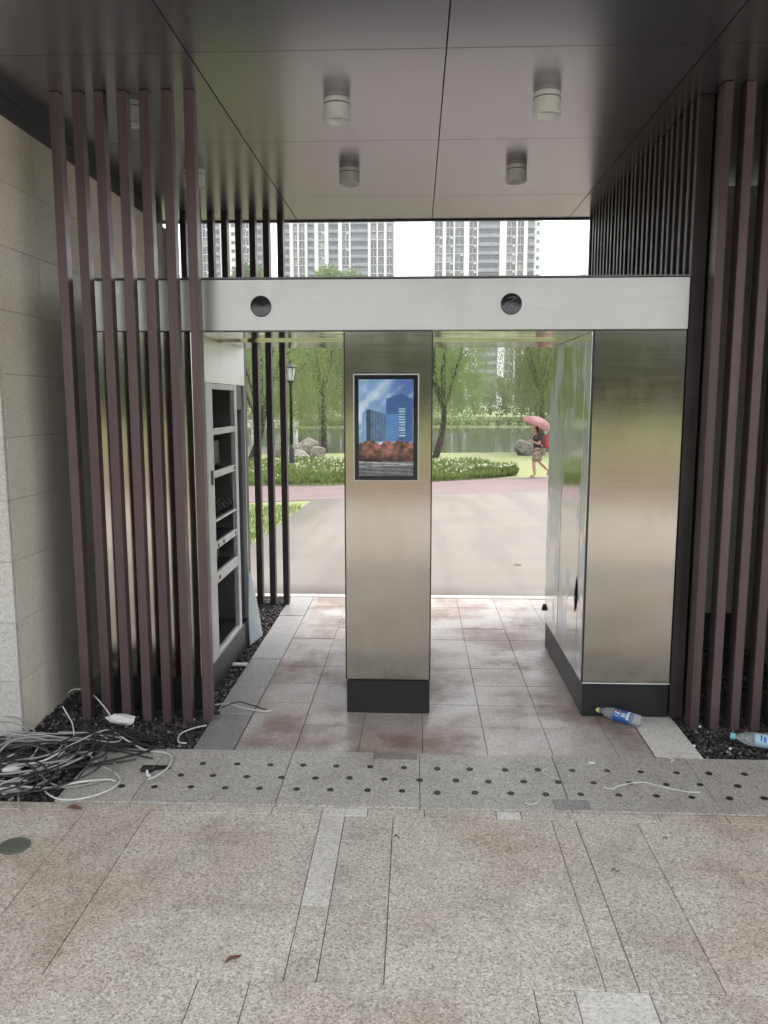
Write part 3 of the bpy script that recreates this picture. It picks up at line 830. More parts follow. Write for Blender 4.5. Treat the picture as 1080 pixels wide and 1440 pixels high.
# left cabinet, its inner side stripped to the frame
lc = gp(MB().cbox(-1.655, -1.145, FY + 0.002, FY + 0.012, 0.184, 2.001, 0.002), 'cabinet_front', MT['steel'])
gp(MB().box(-1.655, -1.645, FY + 0.013, BY - 0.002, 0.184, 2.001), 'cabinet_back', MT['dark_metal'], lc)
gp(MB().box(-1.644, -1.147, BY - 0.012, BY - 0.002, 0.184, 2.001), 'cabinet_end', MT['beam'], lc)
gp(MB().cbox(-1.653, -1.143, FY + 0.001, BY - 0.004, 0.0, 0.180, 0.005), 'plinth', MT['plinth'], lc)
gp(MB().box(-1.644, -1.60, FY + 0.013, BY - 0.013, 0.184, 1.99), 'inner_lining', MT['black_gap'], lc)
gp(MB().cbox(-1.146, -1.14, 4.09, BY - 0.004, 1.755, 2.0, 0.001), 'top_panel', MT['beam'], lc)
for y0, y1 in ((4.085, 4.30), (4.31, 4.44), (4.975, 5.045), (5.262, 5.285)):
    gp(MB().cbox(-1.166, -1.138, y0, y1, 0.184, 1.754, 0.003), 'frame_post', MT['frame'], lc)
gp(MB().box(-1.165, -1.142, 5.05, 5.2, 1.60, 1.75), 'bracket', MT['dark_metal'], lc)
for z0, z1 in ((1.464, 1.50), (1.22, 1.258), (0.967, 0.98), (0.81, 0.85), (0.61, 0.672), (0.186, 0.215), (1.72, 1.753)):
    gp(MB().cbox(-1.163, -1.1395, 4.443, 4.972, z0, z1, 0.002), 'frame_bar', MT['frame'], lc)
    gp(MB().box(-1.598, -1.165, 4.16, 5.20, z0 + 0.004, z0 + 0.010), 'inner_shelf', MT['dark_metal'], lc)
for (y, z) in ((4.49, 0.83), (4.62, 0.83), (4.50, 0.64), (4.93, 0.83), (4.94, 1.24)):
    gp(MB().lathe([(0.012, 0), (0.012, 0.003), (0, 0.004)], 10, (-1.1395, y, z), mat=Matrix.Rotation(R(90), 3, 'Y')), 'bolt', MT['dark_metal'], lc)
gp(MB().box(-1.1385, -1.132, 4.37, 4.40, 1.19, 1.27), 'latch', MT['plinth'], lc)
gp(MB().cbox(-1.55, -1.22, 4.5, 4.9, 1.27, 1.42, 0.006), 'controller_box', MT['plinth'], lc)
gp(MB().cbox(-1.52, -1.24, 4.55, 4.9, 0.675, 0.76, 0.006), 'power_supply', MT['dark_metal'], lc)
for i in range(7):
    y = 4.50 + 0.06 * i
    gp(MB().tube([(-1.26, y, 0.985), (-1.20, y + 0.04, 1.06 + 0.03 * (i % 3)), (-1.155, y + 0.08, 1.02), (-1.175, y + 0.12, 0.99)], 0.0045, 6), 'loose_wire', MT['tape'], lc)

# ================================================================== THE PARK BEHIND
def leaves_mesh(name, P, D, wid, ln, mat, seed=0):
    """one diamond-shaped leaf per point P along direction D"""
    rs = np.random.RandomState(seed)
    n = len(P)
    D = D / (np.linalg.norm(D, axis=1, keepdims=True) + 1e-9)
    A = rs.normal(size=(n, 3)); S = np.cross(D, A); S /= (np.linalg.norm(S, axis=1, keepdims=True) + 1e-9)
    l = (ln * rs.uniform(0.7, 1.3, (n, 1))); w_ = (wid * rs.uniform(0.7, 1.3, (n, 1)))
    V = np.stack([P, P + D * l * 0.45 + S * w_ * 0.5, P + D * l, P + D * l * 0.45 - S * w_ * 0.5], 1).reshape(-1, 3)
    return arr_mesh(name, V, np.arange(n * 4).reshape(-1, 4), mat, parent=False)

def limb(mb, p0, p1, r0, r1, bend, rs, n=6):
    p0 = np.array(p0); p1 = np.array(p1)
    pts = []; rr = []
    k = rs.normal(size=3) * bend
    for i in range(n):
        t = i / (n - 1)
        pts.append(tuple(p0 + (p1 - p0) * t + k * math.sin(math.pi * t))); rr.append(r0 + (r1 - r0) * t)
    mb.tube(pts, rr, 7)
    return pts

def make_willow(seed, h, spread, strands, leaf, lean=(0, 0), trunk_frac=0.28, drop=(1.8, 5.5), step=0.11, nl=6):
    rs = np.random.RandomState(seed)
    wood = MB()
    base = np.array([0, 0, -0.15]); top = np.array([lean[0] * h * 0.3, lean[1] * h * 0.3, h * trunk_frac])
    r = 0.013 * h + 0.04
    limb(wood, base, top, r * 1.25, r * 0.85, 0.05, rs)
    tips = []
    for i in range(nl):
        a = 2 * math.pi * (i + rs.uniform(-0.3, 0.3)) / nl
        e = np.array([top[0] + math.cos(a) * spread * rs.uniform(0.35, 0.6), top[1] + math.sin(a) * spread * rs.uniform(0.35, 0.6), h * rs.uniform(0.72, 0.97)])
        pts = limb(wood, top, e, r * 0.6, r * 0.2, 0.25, rs, 7)
        tips += pts[3:]
        for j in range(3):
            s_ = np.array(pts[3 + j]); a2 = a + rs.uniform(-1, 1)
            e2 = s_ + np.array([math.cos(a2) * spread * rs.uniform(0.25, 0.5), math.sin(a2) * spread * rs.uniform(0.25, 0.5), h * rs.uniform(0.03, 0.2)])
            tips += limb(wood, s_, e2, r * 0.28, r * 0.1, 0.12, rs, 5)[1:]
    tips = np.array(tips)
    P = []; D = []
    twig = MB()
    for s in range(strands):
        o = tips[rs.randint(len(tips))] + rs.normal(size=3) * np.array([0.45, 0.45, 0.3])
        a = math.atan2(o[1], o[0]) + rs.normal() * 0.7
        out = rs.uniform(0.15, 0.9); ln = rs.uniform(*drop)
        ln = min(ln, max(0.6, o[2] - rs.uniform(0.8, 2.2)))
        m_ = int(ln / step) + 1
        t = np.linspace(0, 1, m_)[:, None]
        path_ = o + np.concatenate([np.cos(a) * out * t ** 0.6, np.sin(a) * out * t ** 0.6, 0.25 * np.sin(t * 2.6) - ln * t ** 1.25], 1)
        path_ += rs.normal(size=path_.shape) * 0.04
        P.append(path_); D.append(np.concatenate([rs.normal(size=(m_, 2)) * 0.45, np.full((m_, 1), -0.9)], 1))
    P = np.concatenate(P); D = np.concatenate(D)
    return wood, leaves_mesh('crown', P, D, leaf[0], leaf[1], MT['willow'], seed)

def make_broad(seed, h, spread, n, leaf, mat, trunk_frac=0.3, squash=1.0, blobs=14):
    rs = np.random.RandomState(seed)
    wood = MB()
    r = 0.018 * h + 0.04
    top = np.array([0.0, 0, h * trunk_frac])
    limb(wood, (0, 0, -0.15), top, r * 1.3, r * 0.9, 0.05, rs)
    C = []
    for i in range(blobs):
        a = rs.uniform(0, 6.28); q = rs.uniform(0.1, 0.75) * spread
        c = np.array([math.cos(a) * q, math.sin(a) * q, h * rs.uniform(trunk_frac + 0.1, 0.9)])
        C.append(c)
        limb(wood, top * rs.uniform(0.75, 1.0), c, r * 0.45, r * 0.08, 0.2, rs, 5)
    C = np.array(C)
    k = rs.randint(blobs, size=n)
    d = rs.normal(size=(n, 3)); d /= np.linalg.norm(d, axis=1, keepdims=True)
    rad = spread * rs.uniform(0.3, 0.5, blobs)[k] * rs.uniform(0.35, 1.0, n) ** 0.5
    P = C[k] + d * rad[:, None] * np.array([1, 1, 0.75 * squash])
    D = d + rs.normal(size=(n, 3)) * 0.7
    return wood, leaves_mesh('crown', P, D, leaf[0], leaf[1], mat, seed)

def plant(name, label, cat, made, loc, rot=0.0, scale=1.0, group=None):
    wood, crown = made
    t = thing(name, label, cat, loc, group); t.rotation_euler.z = rot; t.scale = (scale,) * 3
    if isinstance(wood, MB): wood = wood.build('trunk', MT['bark'], t, True); plant.last = wood.data
    else: link('trunk', wood, t)
    link('crown', crown, t)
    return t
def loc_px(px, y):   # ground point under a picture column at depth y
    x = (px - 586) / 1120.0 * y * 1.012
    return (x, y, terrain_z(x, y))

near_will = make_willow(11, 7.5, 2.3, 620, (0.032, 0.15), lean=(0.25, 0.1))
plant('willow_tree', 'leaning willow beside the flower bed, just right of the screen column', 'tree', near_will, loc_px(610, 31.5), 0.3, 0.88, 'willows round the pond'); near_will = (plant.last, near_will[1])
w2 = make_willow(23, 8.5, 2.0, 560, (0.032, 0.15), trunk_frac=0.36, nl=8)
plant('willow_tree', 'willow with forked bare limbs behind the person with the umbrella', 'tree', w2, loc_px(757, 37.2) , 1.1, 0.88, 'willows round the pond'); w2 = (plant.last, w2[1])
w3 = make_willow(31, 8.0, 4.0, 700, (0.032, 0.15), lean=(0.35, -0.1), trunk_frac=0.22)
plant('willow_tree', 'low-branched willow behind the far dark slats', 'tree', w3, loc_px(347, 25.5), 0.0, 0.70, 'willows round the pond'); w3 = (plant.last, w3[1])
plant('willow_tree', 'slender willow between the lamp post and the screen column', 'tree', w2, loc_px(458, 36), 2.3, 0.85, 'willows round the pond')
plant('willow_tree', 'willow at the left end of the pond bank, behind the dark slats', 'tree', near_will, loc_px(300, 33), 2.0, 0.9, 'willows round the pond')
plant('willow_tree', 'willow beside the pond hidden mostly by the closed cabinet', 'tree', w3, loc_px(850, 36), 4.0, 0.9, 'willows round the pond')
# across the water
far = make_broad(41, 13, 5.5, 13000, (0.2, 0.32), MT['broad'])
farw = make_willow(47, 13, 5.5, 520, (0.11, 0.36), drop=(3, 8), step=0.2)
spots = [(300, 92, 0, 1.0), (345, 84, 1, 1.0), (385, 96, 0, 1.1), (425, 84, 1, 1.05), (455, 92, 0, 1.25), (490, 84, 1, 1.0), (530, 95, 0, 1.1), (575, 84, 1, 1.0),
         (598, 86, 1, 0.8), (622, 96, 0, 0.62), (664, 150, 0, 0.55), (704, 155, 0, 0.5), (750, 92, 1, 0.62), (785, 88, 1, 1.0), (790, 97, 0, 1.2), (830, 90, 1, 1.0), (870, 97, 0, 1.0), (250, 90, 1, 1.0), (210, 97, 0, 1.1), (920, 92, 1, 1.0)]
names = {0: 'broadleaf_tree', 1: 'willow_tree'}
lab0 = ['across the pond at the far left edge, behind slats', 'second across the pond behind the dark slats', 'across the pond between the dark slats and the lamp', 'across the pond right behind the lamp post', 'tallest across the pond, topping the beam near the left tower', 'across the pond behind the left edge of the screen column', 'across the pond hidden behind the screen column', 'across the pond hidden behind the right edge of the column',
        'first across the pond right of the screen column', 'second across the pond right of the screen column', 'low, far off below the middle tower', 'smallest, far off in front of the tower base', 'across the pond left of the umbrella', 'across the pond above the umbrella', 'tall, across the pond above the red umbrella bag', 'across the pond behind the cabinet edge', 'across the pond hidden behind the closed cabinet', 'far left across the pond, seen between the brown slats', 'outermost on the left across the pond', 'outermost on the right across the pond']
for (px, y, kind, s), lb_ in zip(spots, lab0):
    made = farw if kind else far
    t = plant(names[kind], ('pale green willow ' if kind else 'dark green leafy tree ') + lb_, 'tree', made, loc_px(px, y), random.uniform(0, 6), s, 'trees across the pond')
    if kind: farw = (plant.last, farw[1]) if isinstance(farw[0], MB) else farw
    else: far = (plant.last, far[1]) if isinstance(far[0], MB) else far
# tall trees whose tops show over the beam
tall = make_broad(53, 21, 4.2, 5000, (0.3, 0.5), MT['broad'], 0.35, 1.3)
plant('broadleaf_tree', 'tall pale tree whose top shows above the beam before the left tower', 'tree', tall, loc_px(487, 108), 0, 0.98, 'tall trees before the towers'); tall = (plant.last, tall[1])
plant('broadleaf_tree', 'tall tree whose top shows above the beam right of the towers', 'tree', tall, loc_px(800, 160), 2, 1.28, 'tall trees before the towers')
plant('broadleaf_tree', 'tall tree behind the far dark slats before the leftmost tower', 'tree', tall, loc_px(345, 112), 4, 1.02, 'tall trees before the towers')
# hedge on the far bank in front of the tower base
def leaf_mass(name, label, boxes, n, leaf, mat, seed, kind='stuff'):
    rs = np.random.RandomState(seed); P = []
    for (x0, x1, y0, y1, z0, z1) in boxes:
        k = int(n / len(boxes))
        u = rs.uniform(-1, 1, (k, 3)); u /= np.maximum(1.0, np.linalg.norm(u, axis=1, keepdims=True) ** 1.0) * 1.0
        P.append(np.array([(x0 + x1) / 2, (y0 + y1) / 2, (z0 + z1) / 2]) + u * np.array([(x1 - x0) / 2, (y1 - y0) / 2, (z1 - z0) / 2]))
    P = np.concatenate(P)
    me = leaves_mesh(name, P, rs.normal(size=P.shape) + np.array([0, 0, 0.3]), leaf[0], leaf[1], mat, seed)
    return tag(link(name, me), label, kind=kind)
rs_ = random.Random(2)
boxes = []
for i in range(60):
    x = -45 + i * 1.9; y = 99 + rs_.uniform(-2, 2); hh = rs_.uniform(2.5, 4.6)
    boxes.append((x - 1.6, x + 1.6, y - 1.4, y + 1.4, -0.2, hh))
leaf_mass('undergrowth', 'band of shrubs along the far bank of the pond', boxes, 36000, (0.2, 0.32), MT['broad'], 61)
boxes = [(x - 0.8, x + 0.8, y - 0.5, y + 0.5, -0.7, -0.25 + rs_.uniform(0, 0.3)) for x, y in [(-30 + 1.05 * i, 77.5 + 4 * math.sin((-30 + 1.05 * i) / 15.0 + 1)) for i in range(90)]]
leaf_mass('undergrowth', 'low reeds along the waterline of the far bank', boxes, 14000, (0.1, 0.35), MT['broad'], 62)

# boulders
def boulder(label, loc, size, seed, rot=0):
    bm = bmesh.new(); bmesh.ops.create_icosphere(bm, subdivisions=3, radius=1.0)
    rs = np.random.RandomState(seed)
    planes = [(Vector(rs.normal(size=3)).normalized(), rs.uniform(0.55, 0.9)) for _ in range(9)]
    for v in bm.verts:
        for nrm, d in planes:
            q = v.co.dot(nrm)
            if q > d: v.co -= nrm * (q - d)
        v.co += Vector(rs.normal(size=3)) * 0.018
        v.co = Vector((v.co.x * size[0] * 0.85, v.co.y * size[1] * 0.85, v.co.z * size[2] * 0.85))
    size = [q * 0.85 for q in size]
    me = bpy.data.meshes.new('boulder'); bm.to_mesh(me); bm.free(); me.materials.append(MT['rock'])
    o = link('boulder', me, None, (loc[0], loc[1], loc[2] + size[2] * 0.55)); o.rotation_euler.z = rot
    return tag(o, label, 'boulder', 'boulders on the lawn by the pond')
boulder('grey boulder on the lawn behind the person with the umbrella', loc_px(737, 34.5), (0.62, 0.5, 0.6), 1)
boulder('small grey boulder right of the one behind the person', loc_px(754, 34.6), (0.4, 0.4, 0.36), 2)
boulder('largest brown boulder of the group behind the lamp post', loc_px(432, 32.5), (0.75, 0.6, 0.62), 3)
boulder('flat boulder in front of the group behind the lamp post', loc_px(420, 31.5), (0.8, 0.5, 0.3), 4)
boulder('low boulder at the right of the group near the lamp post', loc_px(449, 32), (0.45, 0.4, 0.4), 5, 1)
boulder('boulder at the left of the group, behind a dark slat', loc_px(398, 32.5), (0.55, 0.4, 0.38), 6, 2)

# flower bed
rs = np.random.RandomState(9)
bf = interp([(-7, 18.2), (-4.1, 19.2), (-2.3, 19.5), (0.5, 21.0), (2.2, 22.5), (2.95, 23.5)])
bk = interp([(-7, 25), (-1, 27.5), (1.0, 27.2), (2.2, 25.6), (2.95, 23.9)])
n = 26000
x = rs.uniform(-7, 2.95, n); a_ = np.array([bf(t) for t in x]); b_ = np.array([bk(t) for t in x])
y = a_ + (b_ - a_) * rs.rand(n) ** 1.2
zt = np.array([g(t) for t in y])
hgt = 0.22 + 0.1 * np.sin(x * 2.1) * np.cos(y * 1.3)
edge_ = np.clip((y - a_) / 0.5, 0.25, 1)
P = np.stack([x, y, zt - 0.02 + rs.rand(n) * hgt * edge_], 1)
D = np.stack([rs.normal(size=n) * 0.5, rs.normal(size=n) * 0.5, np.full(n, 1.0)], 1)
tag(link('flower_bed_foliage', leaves_mesh('flower_bed_foliage', P, D, 0.05, 0.2, MT['bed_leaf'], 4)), 'bright green foliage of the flower bed along the red path', kind='stuff')
n = 2600
x = rs.uniform(-7, 2.9, n); a_ = np.array([bf(t) for t in x]); b_ = np.array([bk(t) for t in x])
y = a_ + 0.15 + (b_ - a_ - 0.15) * rs.rand(n) ** 0.9
keep = (np.sin(x * 1.7 + y * 0.8) + np.sin(y * 2.3 - x * 0.6) + rs.normal(size=n) * 0.9) > -0.7
x, y = x[keep], y[keep]; n = len(x)
zt = np.array([g(t) for t in y]) + 0.24 + 0.1 * np.sin(x * 2.1) * np.cos(y * 1.3) + rs.rand(n) * 0.1
pv = []; pf = []
for i in range(n):      # five petals on each bloom
    c = np.array([x[i], y[i], zt[i]]); r_ = rs.uniform(0.016, 0.04); a0 = rs.rand() * 6.3
    tl = rs.normal(size=3) * 0.5 + np.array([0, -0.8, 0.8]); tl /= np.linalg.norm(tl)
    u_ = np.cross(tl, [1, 0.1, 0]); u_ /= np.linalg.norm(u_); w_ = np.cross(tl, u_)
    for k in range(5):
        t0 = a0 + k * 1.2566
        d1 = u_ * math.cos(t0) + w_ * math.sin(t0); d2 = u_ * math.cos(t0 + 0.5) + w_ * math.sin(t0 + 0.5); d0 = u_ * math.cos(t0 - 0.5) + w_ * math.sin(t0 - 0.5)
        q = len(pv); pv += [c, c + d0 * r_ * 0.7 + tl * 0.01, c + d1 * r_ + tl * 0.006, c + d2 * r_ * 0.7 + tl * 0.01]; pf.append((q, q + 1, q + 2, q + 3))
tag(arr_mesh('flower_bed_blooms', pv, pf, MT['petal']), 'white blooms scattered over the flower bed', kind='stuff')
# grass blades on the lawn left of the yard
n = 16000
x = rs.uniform(-6.5, -2.06, n); y = rs.uniform(7.0, 14.4, n)
keep = y < np.array([path_near(t) for t in x]) - 0.05; x, y = x[keep], y[keep]; n = len(x)
P = np.stack([x, y, np.array([g(t) for t in y]) - 0.03], 1)
tag(link('grass', leaves_mesh('grass', P, np.stack([rs.normal(size=n) * 0.4, rs.normal(size=n) * 0.4, np.ones(n)], 1), 0.012, 0.09, MT['bed_leaf'], 6)), 'grass growing left of the concrete yard', kind='stuff')
# low pale wall of the bridge across the pond on the left
t = thing('garden_bridge', 'low pale stone bridge wall across the pond behind the dark slats', 'bridge', (-13.5, 56, -0.9))
MB().cbox(-7, 5.2, -0.4, 0.4, 0.75, 1.25, 0.03).build('deck', MT['stone_pale'], t)
for i in range(5): MB().cbox(-6.5 + 2.8 * i, -6.1 + 2.8 * i, -0.3, 0.3, -0.9, 0.748, 0.02).build('pier', MT['stone_pale'], t)
# lamp post
lx, ly, lz = loc_px(412, 23.3)
lp = thing('lamp_post', 'black park lamp post with a glass lantern standing in the flower bed', 'lamp post', (lx, ly, lz))
MT['lamp_black'] = plain('black_cast_iron', (0.015, 0.016, 0.016), 0.45, 0.2)
MB().lathe([(0.14, 0), (0.14, 0.06), (0.11, 0.1), (0.085, 0.2), (0.085, 0.75), (0.065, 0.8), (0.05, 0.9)], 14).build('base', MT['lamp_black'], lp, True)
MB().lathe([(0.048, 0.88), (0.04, 2.6), (0.055, 2.62), (0.055, 2.66), (0.03, 2.7)], 12).build('post', MT['lamp_black'], lp, True)
lt = MB().lathe([(0.06, 2.69), (0.11, 2.74), (0.10, 2.76)], 6).build('lantern_frame', MT['lamp_black'], lp)
b = MB()
for k in range(6):
    a = k * math.pi / 3
    b.tube([(0.095 * math.cos(a), 0.095 * math.sin(a), 2.75), (0.175 * math.cos(a), 0.175 * math.sin(a), 3.12)], 0.011, 5)
b.build('lantern_bars', MT['lamp_black'], lt)
def glass_mat(name, c, rough, trans):
    m, nt, bs = new_mat(name)
    bs.inputs['Base Color'].default_value = (*c, 1); bs.inputs['Roughness'].default_value = rough
    bs.inputs['Transmission Weight'].default_value = trans; bs.inputs['IOR'].default_value = 1.2
    L(nt, mrange(nt, noise(nt, pos(nt), 8, 2), 0, 1, rough * 0.8, rough * 1.2), bs.inputs['Roughness'])
    return m
MT['opal'] = glass_mat('opal_glass', (0.85, 0.87, 0.86), 0.35, 0.5)
MB().lathe([(0.088, 2.755), (0.165, 3.115)], 6).build('glass', MT['opal'], lt)
MB().lathe([(0.225, 3.115), (0.225, 3.14), (0.16, 3.18), (0.06, 3.235), (0.03, 3.30), (0.012, 3.36), (0, 3.37)], 6).build('lantern_cap', MT['lamp_black'], lt)

# ------------------------------------------------------------------ towers
MT['tw_white'] = plain('white_render', (0.74, 0.73, 0.72), 0.8, 0, 0.3, 0.05, 0.2)
MT['tw_grey'] = plain('grey_render', (0.15, 0.15, 0.16), 0.8, 0, 0.3, 0.08, 0.2)
MT['tw_slab'] = plain('balcony_slab', (0.16, 0.165, 0.18), 0.7, 0, 0.3, 0.1, 0.2)
MT['tw_rail'] = plain('balcony_glass_rail', (0.20, 0.225, 0.25), 0.2, 0, 0.5, 0.2, 0.5)
def pane_mat():
    m, nt, bs = new_mat('window_pane')
    info = N(nt, 'ShaderNodeObjectInfo')
    L(nt, ramp(nt, info.outputs['Random'], [(0.0, (0.03, 0.035, 0.042)), (0.6, (0.06, 0.068, 0.078)), (0.8, (0.16, 0.165, 0.165)), (1.0, (0.30, 0.295, 0.28))]), bs.inputs['Base Color'])
    bs.inputs['Roughness'].default_value = 0.12
    return m
MT['tw_pane'] = pane_mat()
FH = 3.0
def tower(label, x0, y0, cols_, floors, depth=18, rotz=0):
    t = thing('apartment_tower', label, 'building', (x0, y0, 0), 'apartment towers beyond the park'); t.rotation_euler.z = rotz
    W_ = sum(c[0] for c in cols_); Ht = floors * FH + 1.5
    MB().box(0, W_, 0.0, depth, -0.5, Ht).build('wall', MT['tw_grey'], t)
    MB().box(-0.3, W_ + 0.3, -1.2, depth + 0.3, Ht + 0.01, Ht + 1.0).build('roof', MT['tw_white'], t)
    x = 0.0; cache = {}
    for wd, kind in cols_:
        if kind == 'fin': MB().box(x, x + wd, -1.5, -0.01, -0.5, Ht - 0.02).build('fin', MT['tw_white'], t)
        elif kind == 'wall': MB().box(x, x + wd, -0.5, -0.01, -0.5, Ht - 0.02).build('wall_strip', MT['tw_white'], t)
        if kind in ('win', 'bal', 'wall'):
            for f_ in range(floors):
                key = (kind, round(wd, 2))
                if key not in cache:
                    if kind == 'win':
                        m_ = MB().box(0.15, wd - 0.15, -0.12, -0.01, 0.75, 2.55, 1)
                        m_.box(0.1, wd - 0.1, -0.3, -0.01, 0.5, 0.72, 0).box(wd / 2 - 0.06, wd / 2 + 0.06, -0.16, -0.122, 0.75, 2.55, 0)
                        mats_ = [MT['tw_white'], MT['tw_pane']]; nm = 'window'
                    elif kind == 'wall':
                        m_ = MB().box(wd * 0.3, wd * 0.7, -0.56, -0.505, 1.0, 2.2); mats_ = [MT['tw_pane']]; nm = 'window'
                    else:
                        m_ = MB().box(0.03, wd - 0.03, -1.35, -0.01, -0.12, 0.12, 0)
                        k = 8   # a gently bowed front
                        for i in range(k):
                            u0, u1 = i / k, (i + 1) / k
                            yy = lambda u: -1.35 - 0.5 * math.sin(math.pi * u)
                            xa, xb = 0.05 + (wd - 0.1) * u0, 0.05 + (wd - 0.1) * u1
                            m_.add([(xa, yy(u0), 0.122), (xb, yy(u1), 0.122), (xb, yy(u1), 1.15), (xa, yy(u0), 1.15), (xa, yy(u0) + 0.06, 0.122), (xb, yy(u1) + 0.06, 0.122), (xb, yy(u1) + 0.06, 1.15), (xa, yy(u0) + 0.06, 1.15)],
                                   [(0, 1, 2, 3), (5, 4, 7, 6), (3, 2, 6, 7), (0, 4, 5, 1)], 1)
                            m_.add([(xa, yy(u0), -0.12), (xb, yy(u1), -0.12), (xb, yy(u1), 0.12), (xa, yy(u0), 0.12), (xa, -1.351, 0.12), (xb, -1.351, 0.12), (xb, -1.351, -0.12), (xa, -1.351, -0.12)],
                                   [(0, 1, 2, 3), (3, 2, 5, 4), (0, 7, 6, 1)], 0)
                        nd = max(1, int(wd / 2.4))
                        for i in range(nd):
                            m_.box(0.3 + i * (wd - 0.4) / nd, 0.1 + (i + 1) * (wd - 0.4) / nd - 0.1, -0.1, -0.011, 0.25, 2.5, 2)
                        mats_ = [MT['tw_slab'], MT['tw_rail'], MT['tw_pane']]; nm = 'balcony'
                    o = m_.build(nm, mats_, t, recalc=(kind != 'bal')); cache[key] = (nm, o.data)
                else: o = link(cache[key][0], cache[key][1], t)
                o.location = (x, 0, 0.3 + f_ * FH)
        if kind == 'win' and wd > 2.3:
            for f_ in range(floors):
                if ac_rng.random() < 0.45:
                    if 'ac' not in cache:
                        o = MB().cbox(0, 0.9, -0.62, -0.305, 0.0, 0.62, 0.04).build('air_conditioner', MT['tw_white'], t); cache['ac'] = o.data
                    else: o = link('air_conditioner', cache['ac'], t)
                    o.location = (x + wd - 1.1, 0, 0.02 + f_ * FH)
        x += wd
    return t
ac_rng = random.Random(4)
colsR = [(2.6, 'win'), (1.3, 'fin'), (2.6, 'win'), (0.6, 'fin'), (3.2, 'win'), (1.9, 'fin'), (2.8, 'win'), (0.5, 'fin'), (7.6, 'bal'), (1.0, 'fin'), (1.5, 'fin'), (3.4, 'win'), (0.5, 'fin'), (2.3, 'win'), (1.3, 'fin'), (2.6, 'bal'), (2.4, 'wall')]
tower('grey and white apartment tower right of the gap of sky', 6.4, 300, colsR, 28)
colsL = [(3.2, 'bal'), (1.3, 'fin'), (1.6, 'win'), (0.5, 'fin'), (2.2, 'win'), (1.0, 'fin'), (2.6, 'bal'), (1.4, 'fin'), (2.4, 'win'), (1.4, 'fin'), (3.6, 'bal'), (1.4, 'fin'), (2.6, 'win'), (0.6, 'fin'), (6.4, 'bal'), (1.0, 'fin'), (2.2, 'win'), (0.5, 'fin'), (2.2, 'win'), (1.0, 'fin'), (2.2, 'win')]
tower('grey and white apartment tower left of the gap of sky', -50.5, 305, colsL, 28)
colsX = [(2.6, 'bal'), (1.0, 'fin'), (2.6, 'win'), (1.6, 'fin'), (2.4, 'win'), (1.0, 'fin'), (3.0, 'bal'), (3.2, 'wall'), (3.2, 'wall'), (1.6, 'fin'), (2.8, 'win'), (1.2, 'fin'), (3.4, 'bal')]
tower('apartment tower seen between the far dark slats', -86, 298, colsX, 28)

# ------------------------------------------------------------------ behind the photographer (mirrored in the steel)
hb = make_broad(71, 6.3, 3.2, 7500, (0.2, 0.34), MT['hedge_leaf'], 0.12, 1.0, 18)
for i in range(15):
    x = -30 + 4.3 * i; y = -29 + random.uniform(-1.2, 1.2)
    t = plant('roadside_tree', 'bushy dark tree in the row across the road behind the camera', 'tree', hb, (x, y, -0.14), random.uniform(0, 6), random.uniform(0.85, 1.1), 'trees across the road behind the camera')
    if i == 0: hb = (plant.last, hb[1])

# ================================================================== PERSON WITH AN UMBRELLA
def skin_mesh(name, nodes, edges, mat, parent, root=0, levels=2):
    """nodes: {key: (x, y, z, radius)}"""
    keys = list(nodes)
    me = bpy.data.meshes.new(name)
    me.from_pydata([nodes[k][:3] for k in keys], [(keys.index(a), keys.index(b)) for a, b in edges], [])
    o = link(name, me, parent)
    md = o.modifiers.new('skin', 'SKIN'); md.use_smooth_shade = True
    for i, k in enumerate(keys):
        sv = me.skin_vertices[0].data[i]
        r_ = nodes[k][3]; sv.radius = r_ if hasattr(r_, '__len__') else (r_, r_)
        sv.use_root = (i == root)
    sb = o.modifiers.new('smooth', 'SUBSURF'); sb.levels = sb.render_levels = levels
    me.materials.append(mat)
    return o
MT['skin'] = plain('skin', (0.42, 0.26, 0.19), 0.5)
MT['black_cloth'] = plain('black_cloth', (0.022, 0.02, 0.022), 0.85)
MT['hair'] = plain('dark_hair', (0.018, 0.014, 0.012), 0.5)
def pattern_mat():
    m, nt, bs = new_mat('patterned_cloth')
    v = noise(nt, pos(nt), 22, 3)
    L(nt, ramp(nt, v, [(0.42, (0.10, 0.075, 0.05)), (0.5, (0.27, 0.21, 0.14)), (0.6, (0.36, 0.30, 0.2))]), bs.inputs['Base Color'])
    bs.inputs['Roughness'].default_value = 0.85
    return m
MT['pattern'] = pattern_mat()
def umb_mat():
    m, nt, bs = new_mat('umbrella_cloth')
    v = noise(nt, pos(nt), 30, 4)
    c = ramp(nt, v, [(0.36, (0.25, 0.075, 0.085)), (0.52, (0.32, 0.125, 0.13)), (0.68, (0.42, 0.24, 0.235))])
    L(nt, c, bs.inputs['Base Color']); bs.inputs['Roughness'].default_value = 0.5
    tr = N(nt, 'ShaderNodeBsdfTranslucent'); L(nt, c, tr.inputs[0])
    ms = N(nt, 'ShaderNodeMixShader'); ms.inputs[0].default_value = 0.4
    L(nt, bs.outputs[0], ms.inputs[1]); L(nt, tr.outputs[0], ms.inputs[2]); L(nt, ms.outputs[0], nt.nodes['Material Output'].inputs[0])
    return m
MT['umbrella'] = umb_mat()
MT['red_bag'] = plain('red_nylon', (0.36, 0.06, 0.07), 0.55, 0, 0.5, 0.2, 8)
MT['shoe'] = plain('sandal', (0.28, 0.22, 0.18), 0.6)
px_, py_ = loc_px(752, 22.7)[:2]
per = thing('person', 'person in a black top and patterned shorts walking along the red path', 'person', (px_, py_, g(py_) - 0.016))
per.scale = (0.96,) * 3
